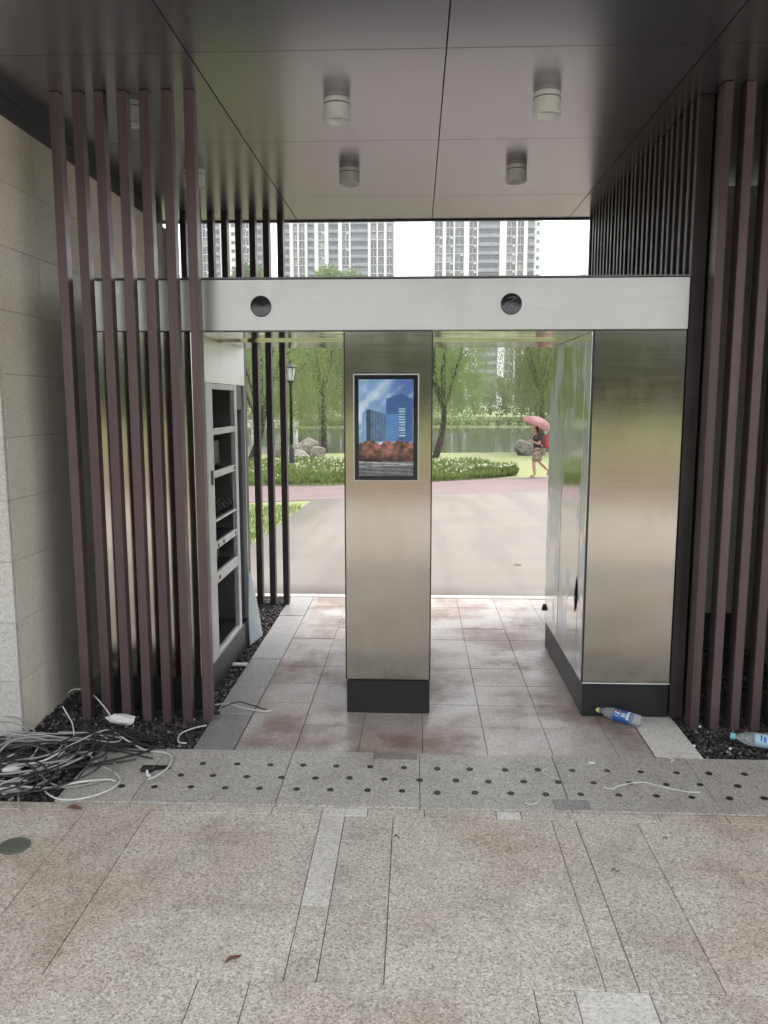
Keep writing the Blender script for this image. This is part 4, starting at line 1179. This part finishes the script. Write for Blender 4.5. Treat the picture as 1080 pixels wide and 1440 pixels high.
nd = {'pel': (0.02, 0, 0.80, (0.125, 0.10)), 'bel': (0.0, 0, 0.93, (0.115, 0.095)), 'chs': (-0.03, 0, 1.10, (0.14, 0.105)), 'nkb': (-0.045, 0, 1.24, (0.06, 0.06)), 'nck': (-0.06, 0, 1.29, 0.05),
      'hd1': (-0.085, 0, 1.36, (0.07, 0.08)), 'hd2': (-0.09, 0, 1.44, (0.08, 0.09)), 'hd3': (-0.085, 0, 1.51, (0.06, 0.07)), 'nose': (-0.185, 0, 1.40, 0.014)}
ed = [('pel', 'bel'), ('bel', 'chs'), ('chs', 'nkb'), ('nkb', 'nck'), ('nck', 'hd1'), ('hd1', 'hd2'), ('hd2', 'hd3'), ('hd1', 'nose')]
# near leg plants forward, far leg pushes off behind
for s_, hip, kn, an, toe in (('n', (0.01, -0.085, 0.76), (-0.10, -0.09, 0.44), (-0.06, -0.09, 0.08), (-0.20, -0.095, 0.035)), ('f', (0.03, 0.085, 0.76), (0.10, 0.09, 0.45), (0.37, 0.09, 0.19), (0.33, 0.09, 0.05))):
    nd.update({s_ + 'h': (*hip, 0.085), s_ + 'm': (*[(a + b) / 2 for a, b in zip(hip, kn)], 0.075), s_ + 'k': (*kn, 0.055), s_ + 'c': (*[(a * 0.65 + b * 0.35) for a, b in zip(kn, an)], 0.056), s_ + 'a': (*an, 0.034), s_ + 't': (*toe, 0.03)})
    ed += [('pel', s_ + 'h'), (s_ + 'h', s_ + 'm'), (s_ + 'm', s_ + 'k'), (s_ + 'k', s_ + 'c'), (s_ + 'c', s_ + 'a'), (s_ + 'a', s_ + 't')]
HX, HZ = -0.20, 1.10
for s_, y_, el, wr, sgn in (('L', -0.15, (0.06, -0.21, 0.98), (-0.15, -0.12, 1.06), 1), ('R', 0.15, (0.04, 0.21, 0.99), (-0.14, 0.05, 1.08), -1)):
    nd.update({s_ + 's': (-0.02, y_, 1.19, 0.05), s_ + 'e': (*el, 0.038), s_ + 'w': (*wr, 0.026), s_ + 'p': (wr[0] - 0.05, wr[1] + 0.015 * sgn, wr[2] + 0.01, (0.034, 0.018))})
    ed += [('chs', s_ + 's'), (s_ + 's', s_ + 'e'), (s_ + 'e', s_ + 'w'), (s_ + 'w', s_ + 'p')]
    for q in range(4):
        z_ = wr[2] + 0.035 - 0.02 * q; l_ = (0.036, 0.042, 0.038, 0.03)[q]
        nd[s_ + 'f%d' % q] = (wr[0] - 0.08, wr[1] + 0.02 * sgn, z_, 0.009)
        nd[s_ + 'g%d' % q] = (wr[0] - 0.08 - l_ * 0.6, wr[1] + (0.02 + l_ * 0.7) * sgn, z_, 0.008)
        ed += [(s_ + 'p', s_ + 'f%d' % q), (s_ + 'f%d' % q, s_ + 'g%d' % q)]
    nd[s_ + 'th'] = (wr[0] - 0.045, wr[1] + 0.045 * sgn, wr[2] + 0.05, 0.010)
    ed.append((s_ + 'p', s_ + 'th'))
skin_mesh('body', nd, ed, MT['skin'], per)
sh = {k: (*nd[k][:3], tuple((v + 0.026) for v in (nd[k][3] if hasattr(nd[k][3], '__len__') else (nd[k][3],) * 2))) for k in ('pel', 'bel', 'chs', 'nkb', 'Ls', 'Rs')}
for s_ in 'LR':
    a, b = nd[s_ + 's'], nd[s_ + 'e']; sh[s_ + 'u'] = (*[(p * 0.4 + q * 0.6) for p, q in zip(a[:3], b[:3])], 0.062)
skin_mesh('top', sh, [('pel', 'bel'), ('bel', 'chs'), ('chs', 'nkb'), ('chs', 'Ls'), ('chs', 'Rs'), ('Ls', 'Lu'), ('Rs', 'Ru')], MT['black_cloth'], per)
pt = {'pel': (0.02, 0, 0.82, (0.135, 0.118))}
ee = []
for s_ in 'nf':
    for k, r_ in (('h', 0.115), ('m', 0.11), ('k', 0.105)):
        pt[s_ + k] = (*nd[s_ + k][:3], r_)
    ee += [('pel', s_ + 'h'), (s_ + 'h', s_ + 'm'), (s_ + 'm', s_ + 'k')]
skin_mesh('shorts', pt, ee, MT['pattern'], per)
skin_mesh('hair', {'a': (-0.06, 0, 1.50, (0.085, 0.085)), 'b': (-0.02, 0, 1.43, (0.075, 0.085)), 'c': (0.0, 0, 1.34, (0.05, 0.06)), 'd': (0.01, 0, 1.26, 0.03)}, [('a', 'b'), ('b', 'c'), ('c', 'd')], MT['hair'], per)
for yy_ in (-0.035, 0.035):
    MB().lathe([(0, -0.009), (0.008, -0.004), (0.008, 0.004), (0, 0.009)], 8, (-0.172, yy_, 1.435)).build('eye', MT['hair'], per)
for s_, (tx, ty, tz) in (('n', (-0.13, -0.092, 0.0)), ('f', (0.36, 0.09, 0.03))):
    o = MB().cbox(-0.11, 0.10, -0.04, 0.04, 0.0, 0.02, 0.006).build('sandal', MT['shoe'], per); o.location = (tx, ty, tz)
    if s_ == 'f': o.rotation_euler.y = R(55); o.location = (0.385, 0.09, 0.12)
# the red bag hangs at the back
bag = thing('shoulder_bag', 'red bag slung behind the walking person', 'bag', (px_ + 0.30, py_ + 0.0, g(py_) + 0.80))
bb = MB().cbox(-0.13, 0.15, -0.16, 0.16, 0.0, 0.40, 0.06); bb.build('pouch', MT['red_bag'], bag, True)
MB().cbox(0.152, 0.19, -0.11, 0.11, 0.05, 0.22, 0.015).build('pocket', MT['red_bag'], bag)
MB().tube([(-0.1, -0.10, 0.38), (-0.22, -0.14, 0.42), (-0.36, -0.12, 0.34), (-0.38, -0.1, 0.2), (-0.25, -0.16, 0.05), (-0.1, -0.12, 0.04)], 0.016, 6).build('strap', MT['black_cloth'], bag, True)
# umbrella
ux, uz = px_ - 0.20, g(py_) + 1.10
umb = thing('umbrella', 'pink-red umbrella tilted back over the walking person', 'umbrella', (ux, py_ + 0.0, uz))
M3 = Matrix.Rotation(R(25), 3, 'Y')
apex = Vector((0.31, 0, 0.56))
nr, ns = 8, 6
vv = []; ff = []
for i in range(ns + 1):
    for k in range(32):
        t_ = i / ns; a = 2 * math.pi * k / 32
        scal = 1 - 0.055 * (1 - abs(math.cos(a * nr / 2))) * t_
        rr_ = 0.47 * math.sin(t_ * 1.25) / math.sin(1.25) * scal
        vv.append(apex + M3 @ Vector((rr_ * math.cos(a), rr_ * math.sin(a), -0.26 * (1 - math.cos(t_ * 1.25)) / (1 - math.cos(1.25)) - 0.012 * (1 - abs(math.cos(a * nr / 2))) * t_)))
for i in range(ns):
    for k in range(32):
        ff.append((i * 32 + k, i * 32 + (k + 1) % 32, (i + 1) * 32 + (k + 1) % 32, (i + 1) * 32 + k))
MB().add(vv, ff).build('canopy', MT['umbrella'], umb, True)
MB().tube([(-0.005, 0, -0.03), (0.0, 0, 0.02), apex * 0.5, apex + M3 @ Vector((0, 0, 0.05))], 0.007, 6).build('shaft', MT['lamp_black'], umb)
for k in range(nr):
    a = 2 * math.pi * k / nr
    MB().tube([apex + M3 @ Vector((0.0, 0, -0.012)), apex + M3 @ Vector((0.25 * math.cos(a), 0.25 * math.sin(a), -0.075)), apex + M3 @ Vector((0.462 * math.cos(a), 0.462 * math.sin(a), -0.262))], 0.003, 4).build('rib', MT['lamp_black'], umb)

# ================================================================== LITTER AND LOOSE THINGS
MT['cable_black'] = plain('black_cable', (0.014, 0.014, 0.015), 0.5)
MT['cable_dark'] = plain('charcoal_cable', (0.05, 0.05, 0.052), 0.55)
MT['cable_pale'] = plain('pale_grey_cable', (0.42, 0.42, 0.40), 0.5)
MT['cable_grey'] = plain('grey_cable', (0.30, 0.30, 0.29), 0.5)
MT['cable_white'] = plain('white_cable', (0.62, 0.62, 0.59), 0.5)
MT['paper'] = plain('white_paper', (0.72, 0.72, 0.69), 0.85)
def smooth_path(pts, n=8):
    P = [Vector(p) for p in pts]; out = []
    for i in range(len(P) - 1):
        p0, p1, p2, p3 = P[max(i - 1, 0)], P[i], P[i + 1], P[min(i + 2, len(P) - 1)]
        for k in range(n):
            t = k / n
            out.append(0.5 * ((2 * p1) + (p2 - p0) * t + (2 * p0 - 5 * p1 + 4 * p2 - p3) * t * t + (3 * p1 - p0 - 3 * p2 + p3) * t ** 3))
    return out + [P[-1]]
def cable(name, label, pts, r_, mat, group=None, parent=None):
    o = MB().tube(smooth_path(pts), r_, 7).build(name, mat, parent, True)
    if parent is None: tag(o, label, 'cable', group)
    return o
def hit(px, py, z=0.0):
    """point at height z under a picture point"""
    f_ = Vector((-math.sin(YAW) * math.cos(PITCH), math.cos(YAW) * math.cos(PITCH), -math.sin(PITCH))); r_ = Vector((math.cos(YAW), math.sin(YAW), 0)); u_ = r_.cross(f_)
    d = f_ + r_ * ((px - 540) / 1120) - u_ * ((py - 720) / 1120)
    return Vector((0, 0, EYE)) + d * ((z - EYE) / d.z)
def along(pts): return [hit(a, b, z) for a, b, z in pts]
# tangle of black cables
rc_ = random.Random(12)
pile = thing('cable_pile', 'tangled pile of black and grey cables at the foot of the stone wall', 'cable pile', (-1.78, 3.38, 0))
for i in range(26):
    cx, cy = -1.80 + rc_.gauss(0, 0.2), 3.36 + rc_.gauss(0, 0.12)
    a0 = rc_.uniform(0, 6.28); rx, ry = rc_.uniform(0.10, 0.32), rc_.uniform(0.06, 0.2)
    th = rc_.gauss(0.35, 0.35); turns = rc_.uniform(0.8, 2.1); k = int(turns * 9)
    lay = 0.008 + 0.0026 * i
    pts = []
    for j in range(k):
        a = a0 + turns * 6.28 * j / k
        q = 1 + 0.22 * math.sin(a * 1.7 + i)
        x = rx * q * math.cos(a); y = ry * q * math.sin(a)
        X_, Y_ = cx + x * math.cos(th) - y * math.sin(th) , cy + x * math.sin(th) + y * math.cos(th)
        Y_ = min(Y_, 3.66); 
        mound = max(0.0, 1 - math.hypot((X_ + 1.8) / 0.45, (Y_ - 3.38) / 0.26))
        pts.append((X_ + 1.78, Y_ - 3.38, 0.008 + lay * (0.35 + mound) + 0.03 * abs(math.sin(a * 1.3 + i)) * (0.3 + mound)))
    m_ = (MT['cable_black'], MT['cable_grey'], MT['cable_black'], MT['cable_dark'], MT['cable_pale'])[i % 5]
    cable('cable', None, pts, rc_.uniform(0.0034, 0.0056), m_, parent=pile)
for i in range(9):   # long straight runs towards the slats
    x0, y0 = -1.95 + 0.06 * i, 3.22 + 0.05 * (i % 4); x1, y1 = -1.40 + 0.03 * i, 3.52 + 0.045 * ((i * 3) % 5)
    pts = [(x0 + 1.78, y0 - 3.38, 0.02), (x0 * 0.6 + x1 * 0.4 + 1.78, y0 * 0.6 + y1 * 0.4 - 3.38 + rc_.uniform(-0.03, 0.03), 0.06 + 0.012 * i), (x0 * 0.25 + x1 * 0.75 + 1.78, y0 * 0.25 + y1 * 0.75 - 3.38, 0.05), (x1 + 1.78, y1 - 3.38, 0.012)]
    cable('cable', None, pts, 0.0042, MT['cable_black'], parent=pile)
cable('loose_cable', 'white cable looping over the threshold to the broken plug', along([(0, 1078, 0.05), (60, 1070, 0.08), (105, 1045, 0.09), (150, 1027, 0.06), (180, 1042, 0.03), (205, 1055, 0.014), (230, 1058, 0.013), (241, 1064, 0.013), (237, 1078, 0.013), (222, 1090, 0.013), (208, 1096, 0.014)]), 0.0042, MT['cable_white'])
cable('loose_cable', 'white cable making the big round loop on the threshold', along([(95, 1050, 0.09), (76, 1072, 0.05), (62, 1095, 0.02), (64, 1113, 0.013), (85, 1124, 0.012), (120, 1122, 0.012), (155, 1110, 0.012), (169, 1097, 0.012), (160, 1085, 0.013), (140, 1074, 0.014), (112, 1048, 0.05)]), 0.004, MT['cable_white'])
cable('loose_cable', 'white cable arching up from the pile to the paper-wrapped end', along([(100, 985, 0.02), (96, 975, 0.10), (108, 969, 0.13), (128, 975, 0.12), (145, 992, 0.09), (155, 1006, 0.06)]), 0.0038, MT['cable_white'])
cable('loose_cable', 'grey cable standing up in an arch against the pale wall end', along([(0, 1007, 0.10), (22, 1009, 0.10), (42, 1018, 0.07), (50, 1032, 0.02)]), 0.0042, MT['cable_grey'])
cable('loose_cable', 'grey cable curling along the picture edge above the pile', along([(0, 1015, 0.11), (20, 1017, 0.10), (38, 1026, 0.07), (42, 1040, 0.02)]), 0.004, MT['cable_grey'])
cable('loose_cable', 'thin white wire rising out of the pile beside the wall', along([(88, 993, 0.14), (95, 1005, 0.11), (102, 1018, 0.08), (104, 1034, 0.05)]), 0.003, MT['cable_white'])
cable('loose_cable', 'white cable running along the front of the pile', along([(0, 1104, 0.02), (30, 1106, 0.03), (70, 1108, 0.03), (110, 1100, 0.03), (150, 1096, 0.02), (163, 1099, 0.014)]), 0.0045, MT['cable_white'])
cable('loose_cable', 'grey cable hanging over the pavement joint in front of the pile', along([(28, 1085, 0.05), (27, 1105, 0.02), (26, 1122, 0.013), (29, 1140, 0.008)]), 0.004, MT['cable_grey'])
cable('loose_cable', 'short white cable end on the gravel beside the grey border slab', along([(290, 1020, 0.012), (272, 1024, 0.02), (254, 1032, 0.02), (251, 1043, 0.012), (262, 1045, 0.02)]), 0.004, MT['cable_white'])
cable('loose_cable', 'pale cable lying from the slat foot onto the passage tiles', along([(302, 991, 0.01), (320, 990, 0.02), (345, 996, 0.012), (370, 1000, 0.006), (382, 999, 0.006)]), 0.0038, MT['cable_white'])
cable('loose_cable', 'black cable beside the pale one on the passage tiles', along([(312, 995, 0.01), (335, 987, 0.03), (352, 991, 0.014), (375, 998, 0.006)]), 0.0034, MT['cable_black'])
cable('loose_string', 'long bent white string lying on the threshold near the bottles', along([(848, 1107, 0.009), (862, 1109, 0.009), (870, 1105, 0.009), (902, 1100, 0.009), (930, 1106, 0.009), (965, 1113, 0.009), (985, 1114, 0.009)]), 0.0028, MT['cable_white'])
cable('loose_string', 'short white string at the joint below the tilted slab', along([(920, 1062, 0.008), (935, 1064, 0.009), (946, 1068, 0.009), (943, 1071, 0.009)]), 0.003, MT['cable_white'])
cable('loose_string', 'small hooked white string on the middle of the threshold', along([(763, 1084, 0.009), (770, 1080, 0.01), (762, 1085, 0.009), (774, 1092, 0.009), (785, 1095, 0.009)]), 0.0022, MT['cable_white'])
cable('loose_string', 'white scrap of string at the front edge of the threshold', along([(738, 1129, 0.009), (748, 1131, 0.009), (758, 1127, 0.01)]), 0.0028, MT['cable_white'])
# paper-wrapped cable end
def lump(name, label, cat, loc, size, mat, seed, rot=0, sub=2):
    bm = bmesh.new(); bmesh.ops.create_icosphere(bm, subdivisions=sub, radius=1.0); rs = np.random.RandomState(seed)
    for v in bm.verts:
        k = 1 + rs.normal() * 0.14
        v.co = Vector((v.co.x * size[0] * k, v.co.y * size[1] * k, max(v.co.z, -0.75) * size[2] * k))
    me = bpy.data.meshes.new(name); bm.to_mesh(me); bm.free(); me.materials.append(mat)
    o = link(name, me, None, loc); o.rotation_euler = (0, 0.1, rot)
    return tag(o, label, cat)
q = hit(171, 1014, 0.02); lump('paper_bundle', 'crumpled white paper bundle on the gravel before the slats', 'paper', (q.x, q.y, 0.03), (0.075, 0.032, 0.028), MT['paper'], 4, -0.15)
q = hit(14, 1111, 0.01); lump('paper_scrap', 'flat white scrap in front of the cable pile', 'paper', (q.x, q.y, 0.012), (0.05, 0.03, 0.012), MT['paper'], 5, 0.2)
q = hit(18, 1088, 0.03); lump('paper_scrap', 'white scrap caught in the cable pile', 'paper', (q.x, q.y, 0.05), (0.04, 0.02, 0.012), MT['paper'], 6, 0.6)
q = hit(832, 1073, 0.01); lump('paper_scrap', 'tiny white scrap on the threshold below the bottle', 'paper', (q.x, q.y, 0.011), (0.018, 0.008, 0.005), MT['paper'], 7, 0.2)
for i, (a, b) in enumerate(((1044, 1035), (1060, 1034), (1027, 1054), (976, 1050), (984, 1023), (820, 1055))):
    if i == 5: continue
    q = hit(a, b, 0.012)
    lump('pebble', 'white pebble on the black gravel, ' + ['left of the pair behind the bottle', 'right of the pair behind the bottle', 'in front of the bottle neck', 'by the corner of the pale border slab', 'at the foot of the first right-hand slat'][i], 'pebble', (q.x, q.y, 0.016), (0.009, 0.007, 0.007), MT['pebble'], 20 + i, sub=1)
# broken plug
q = hit(208, 1083, 0.01)
plug = thing('broken_plug', 'broken dark plug with a torn corner lying on the threshold', 'plug', (q.x, q.y, 0.006))
MB().cbox(-0.03, 0.03, -0.02, 0.02, 0.0, 0.022, 0.005).build('plug_body', MT['plinth'], plug)
MB().add([(0.02, 0.0, 0.004), (0.10, 0.02, 0.002), (0.085, 0.045, 0.006), (0.01, 0.02, 0.02)], [(0, 1, 2, 3)]).build('torn_sleeve', MT['plinth'], plug)
MB().tube([(0.0, -0.01, 0.012), (0.015, -0.05, 0.006), (0.03, -0.06, 0.006)], 0.006, 6).build('wire_end', MT['paper'], plug)
# bottles
def clear_mat():
    m, nt, bs = new_mat('clear_plastic')
    bs.inputs['Base Color'].default_value = (0.80, 0.86, 0.88, 1); bs.inputs['Transmission Weight'].default_value = 0.78
    bs.inputs['IOR'].default_value = 1.18
    L(nt, mrange(nt, noise(nt, pos(nt), 40, 2), 0, 1, 0.05, 0.14), bs.inputs['Roughness'])
    return m
MT['clear'] = clear_mat()
MT['lab_blue'] = plain('blue_label', (0.03, 0.13, 0.42), 0.35); MT['lab_white'] = plain('white_label', (0.7, 0.72, 0.74), 0.4); MT['lab_red'] = plain('red_print', (0.5, 0.03, 0.04), 0.4); MT['lab_sky'] = plain('sky_blue_label', (0.38, 0.55, 0.66), 0.4)
MT['cap_green'] = plain('yellow_green_cap', (0.62, 0.66, 0.22), 0.4); MT['cap_blue'] = plain('pale_blue_cap', (0.25, 0.55, 0.66), 0.4)
def bottle(label, loc, rz, capm, kind, r_=0.032, ln=0.22):
    """lies along +x from base to cap"""
    t = thing('plastic_bottle', label, 'bottle', loc, 'empty drinks bottles'); t.rotation_euler.z = rz
    My = Matrix.Rotation(R(90), 3, 'Y')
    prof = [(0.0, 0.006), (r_ * 0.55, 0.0), (r_ * 0.92, 0.006), (r_, 0.02), (r_ * 0.97, 0.035), (r_, 0.045), (r_ * 0.96, 0.055), (r_ * 0.96, 0.125), (r_, 0.13), (r_ * 0.98, 0.145), (r_ * 0.85, 0.165), (r_ * 0.55, 0.185), (r_ * 0.40, 0.195), (r_ * 0.40, 0.205)]
    MB().lathe([(a, b * ln / 0.22) for a, b in prof], 24, (0, 0, r_), mat=My).build('bottle_body', MT['clear'], t, True)
    MB().lathe([(r_ * 0.46, 0.203 * ln / 0.22), (r_ * 0.47, 0.204 * ln / 0.22), (r_ * 0.47, 0.221 * ln / 0.22), (r_ * 0.42, 0.223 * ln / 0.22)], 16, (0, 0, r_), mat=My).build('cap', capm, t)
    k = ln / 0.22
    lbm = MB().lathe([(r_ * 0.975, 0.048 * k), (r_ * 0.985, 0.05 * k), (r_ * 0.985, 0.126 * k), (r_ * 0.975, 0.128 * k)], 28, (0, 0, r_), mat=My)
    lo = lbm.build('label', MT['lab_blue'] if kind else MT['lab_sky'], t, True)
    # printed band and emblem as thin curved patches on the label
    def patch(x0, x1, a0, a1, mat, nm, lift=0.0006, disc=None):
        mb = MB(); na, nxp = 10, 8
        vv_ = [(x0 + (x1 - x0) * i / nxp, (r_ * 0.985 + lift) * math.cos(a0 + (a1 - a0) * j / na), r_ + (r_ * 0.985 + lift) * math.sin(a0 + (a1 - a0) * j / na)) for j in range(na + 1) for i in range(nxp + 1)]
        fs = []
        for j in range(na):
            for i in range(nxp):
                u_ = (i + 0.5) / nxp * 2 - 1; v_ = (j + 0.5) / na * 2 - 1
                if disc and not disc(u_, v_): continue
                fs.append((j * (nxp + 1) + i, j * (nxp + 1) + i + 1, (j + 1) * (nxp + 1) + i + 1, (j + 1) * (nxp + 1) + i))
        mb.add(vv_, fs); mb.build(nm, mat, lo, True, recalc=False)
    if kind:
        patch(0.050 * k, 0.062 * k, 0, 3.1, MT['lab_white'], 'label_band')
        patch(0.066 * k, 0.086 * k, 0.3, 1.0, MT['lab_sky'], 'label_print')
        patch(0.092 * k, 0.120 * k, 0.25, 1.35, MT['lab_white'], 'emblem_disc', 0.0006, lambda u, v: u * u + v * v < 1)
        patch(0.094 * k, 0.118 * k, 0.8, 1.3, MT['lab_red'], 'emblem_top', 0.0012, lambda u, v: u * u + (v * 0.5 + 0.5) ** 2 < 1 and v > -0.6 + 0.4 * u)
        patch(0.094 * k, 0.118 * k, 0.3, 0.75, MT['lab_blue'], 'emblem_base', 0.0012, lambda u, v: u * u + (v * 0.5 - 0.5) ** 2 < 1 and v < 0.5 + 0.4 * u)
    else:
        patch(0.058 * k, 0.078 * k, 0, 3.1, MT['lab_white'], 'label_band')
        patch(0.084 * k, 0.094 * k, 0.2, 0.9, MT['lab_blue'], 'label_print')
        patch(0.100 * k, 0.106 * k, 0.3, 1.2, MT['lab_blue'], 'label_print')
    return t
a = hit(901, 1024, 0.0); b = hit(833, 1004, 0.0)
bottle('empty bottle with blue label and yellow-green cap at the foot of the closed cabinet', (a.x, a.y - 0.005, 0.004), math.atan2(b.y - a.y, b.x - a.x), MT['cap_green'], 1, 0.032, 0.25)
a = hit(1108, 1060, 0.0); b = hit(1034, 1048, 0.0)
bottle('clear bottle with pale blue cap lying on the gravel at the picture edge', (a.x, a.y, 0.01), math.atan2(b.y - a.y, b.x - a.x), MT['cap_blue'], 0, 0.034, 0.25)
# fallen leaves and twigs
MT['dead_leaf'] = plain('dead_leaf', (0.16, 0.075, 0.045), 0.8)
def fallen(label, px, py, ln, wd, rz, mat=None, z=0.004):
    q = hit(px, py, z)
    v = []; f = []; k = 6
    for i in range(k + 1):
        t = i / k; w_ = wd * math.sin(math.pi * min(max(t, 0.02), 0.98)) ** 0.7
        zz_ = 0.006 * math.sin(t * 5)
        v += [((t - 0.5) * ln, -w_ / 2, 0.006 + zz_), ((t - 0.5) * ln, 0, 0.003 + zz_), ((t - 0.5) * ln, w_ / 2, 0.007 + zz_)]
    for i in range(k):
        f += [(3 * i, 3 * i + 1, 3 * i + 4, 3 * i + 3), (3 * i + 1, 3 * i + 2, 3 * i + 5, 3 * i + 4)]
    o = MB().add(v, f).build('fallen_leaf', mat or MT['dead_leaf']); o.location = (q.x, q.y, z); o.rotation_euler.z = rz
    return tag(o, label, 'leaf', 'fallen leaves on the paving')
fallen('curled brown leaf on the big slab in the left foreground', 328, 1350, 0.06, 0.018, 0.9)
fallen('brown leaf in the joint before the cable pile', 105, 1137, 0.06, 0.03, 0.2)
fallen('small dark leaf on the slab at the right of the picture', 865, 1226, 0.03, 0.012, 0.3)
fallen('small dark leaf on the speckled slab, farther right', 935, 1180, 0.022, 0.012, 2.0)
fallen('tiny dark leaf on the slab below the screen column', 558, 1178, 0.022, 0.012, 0.1)
fallen('dark curled leaf lying on the concrete yard', 728, 794, 0.09, 0.05, 0.2, z=g(8.3) - 0.004)
# round cover in the pavement
q = hit(20, 1190, 0.0)
cv = thing('drain_cover', 'small round green-grey cover set in the pavement at the left edge', 'drain cover', (q.x, q.y, 0))
MT['cover'] = plain('green_grey_cover', (0.10, 0.115, 0.09), 0.6)
MB().lathe([(0.057, -0.01), (0.057, 0.004), (0.054, 0.006), (0.05, 0.006), (0.049, 0.0045), (0.0, 0.005)], 32).build('lid', MT['cover'], cv)
MB().lathe([(0.02, 0.0045), (0.02, 0.0075), (0.015, 0.008), (0, 0.008)], 20).build('boss', MT['cover'], cv)
# leaning sheet at the back of the left cabinet
MT['sheet'] = glass_mat('milky_plastic_sheet', (0.70, 0.78, 0.82), 0.3, 0.55)
ls = MB().add([(-1.125, 5.20, 0.012), (-1.085, 5.42, 0.012), (-1.115, 5.47, 0.16), (-1.128, 5.34, 0.42), (-1.13, 5.24, 0.52), (-1.13, 5.19, 0.24)], [(0, 1, 2, 3, 4, 5)])
o = ls.build('plastic_sheet', MT['sheet']); o.modifiers.new('thick', 'SOLIDIFY').thickness = 0.006
tag(o, 'milky torn plastic sheet leaning at the back of the open cabinet', 'sheet')
b_ = MB().cbox(-0.045, 0.045, -0.02, 0.02, 0, 0.012, 0.003).build('plaster_chip', MT['paper']); q = hit(342, 926, 0.01); b_.location = (-1.10, 4.78, 0.012); tag(b_, 'white chip of board lying on the gravel by the open cabinet', 'debris')

# ------------------------------------------------------------------ damp air
hz = MB().box(-360, 360, -95, 440, -3.0, 100)
hm = bpy.data.materials.new('damp_air'); hm.use_nodes = True
hn = hm.node_tree
hn.nodes.remove(hn.nodes['Principled BSDF'])
pvn = hn.nodes.new('ShaderNodeVolumePrincipled')
pvn.inputs['Color'].default_value = (0.93, 0.95, 0.97, 1); pvn.inputs['Density'].default_value = 0.00065
pvn.inputs['Anisotropy'].default_value = 0.2
hn.links.new(pvn.outputs[0], hn.nodes['Material Output'].inputs['Volume'])
tag(hz.build('haze', hm), 'thin pale haze over the park', kind='stuff')
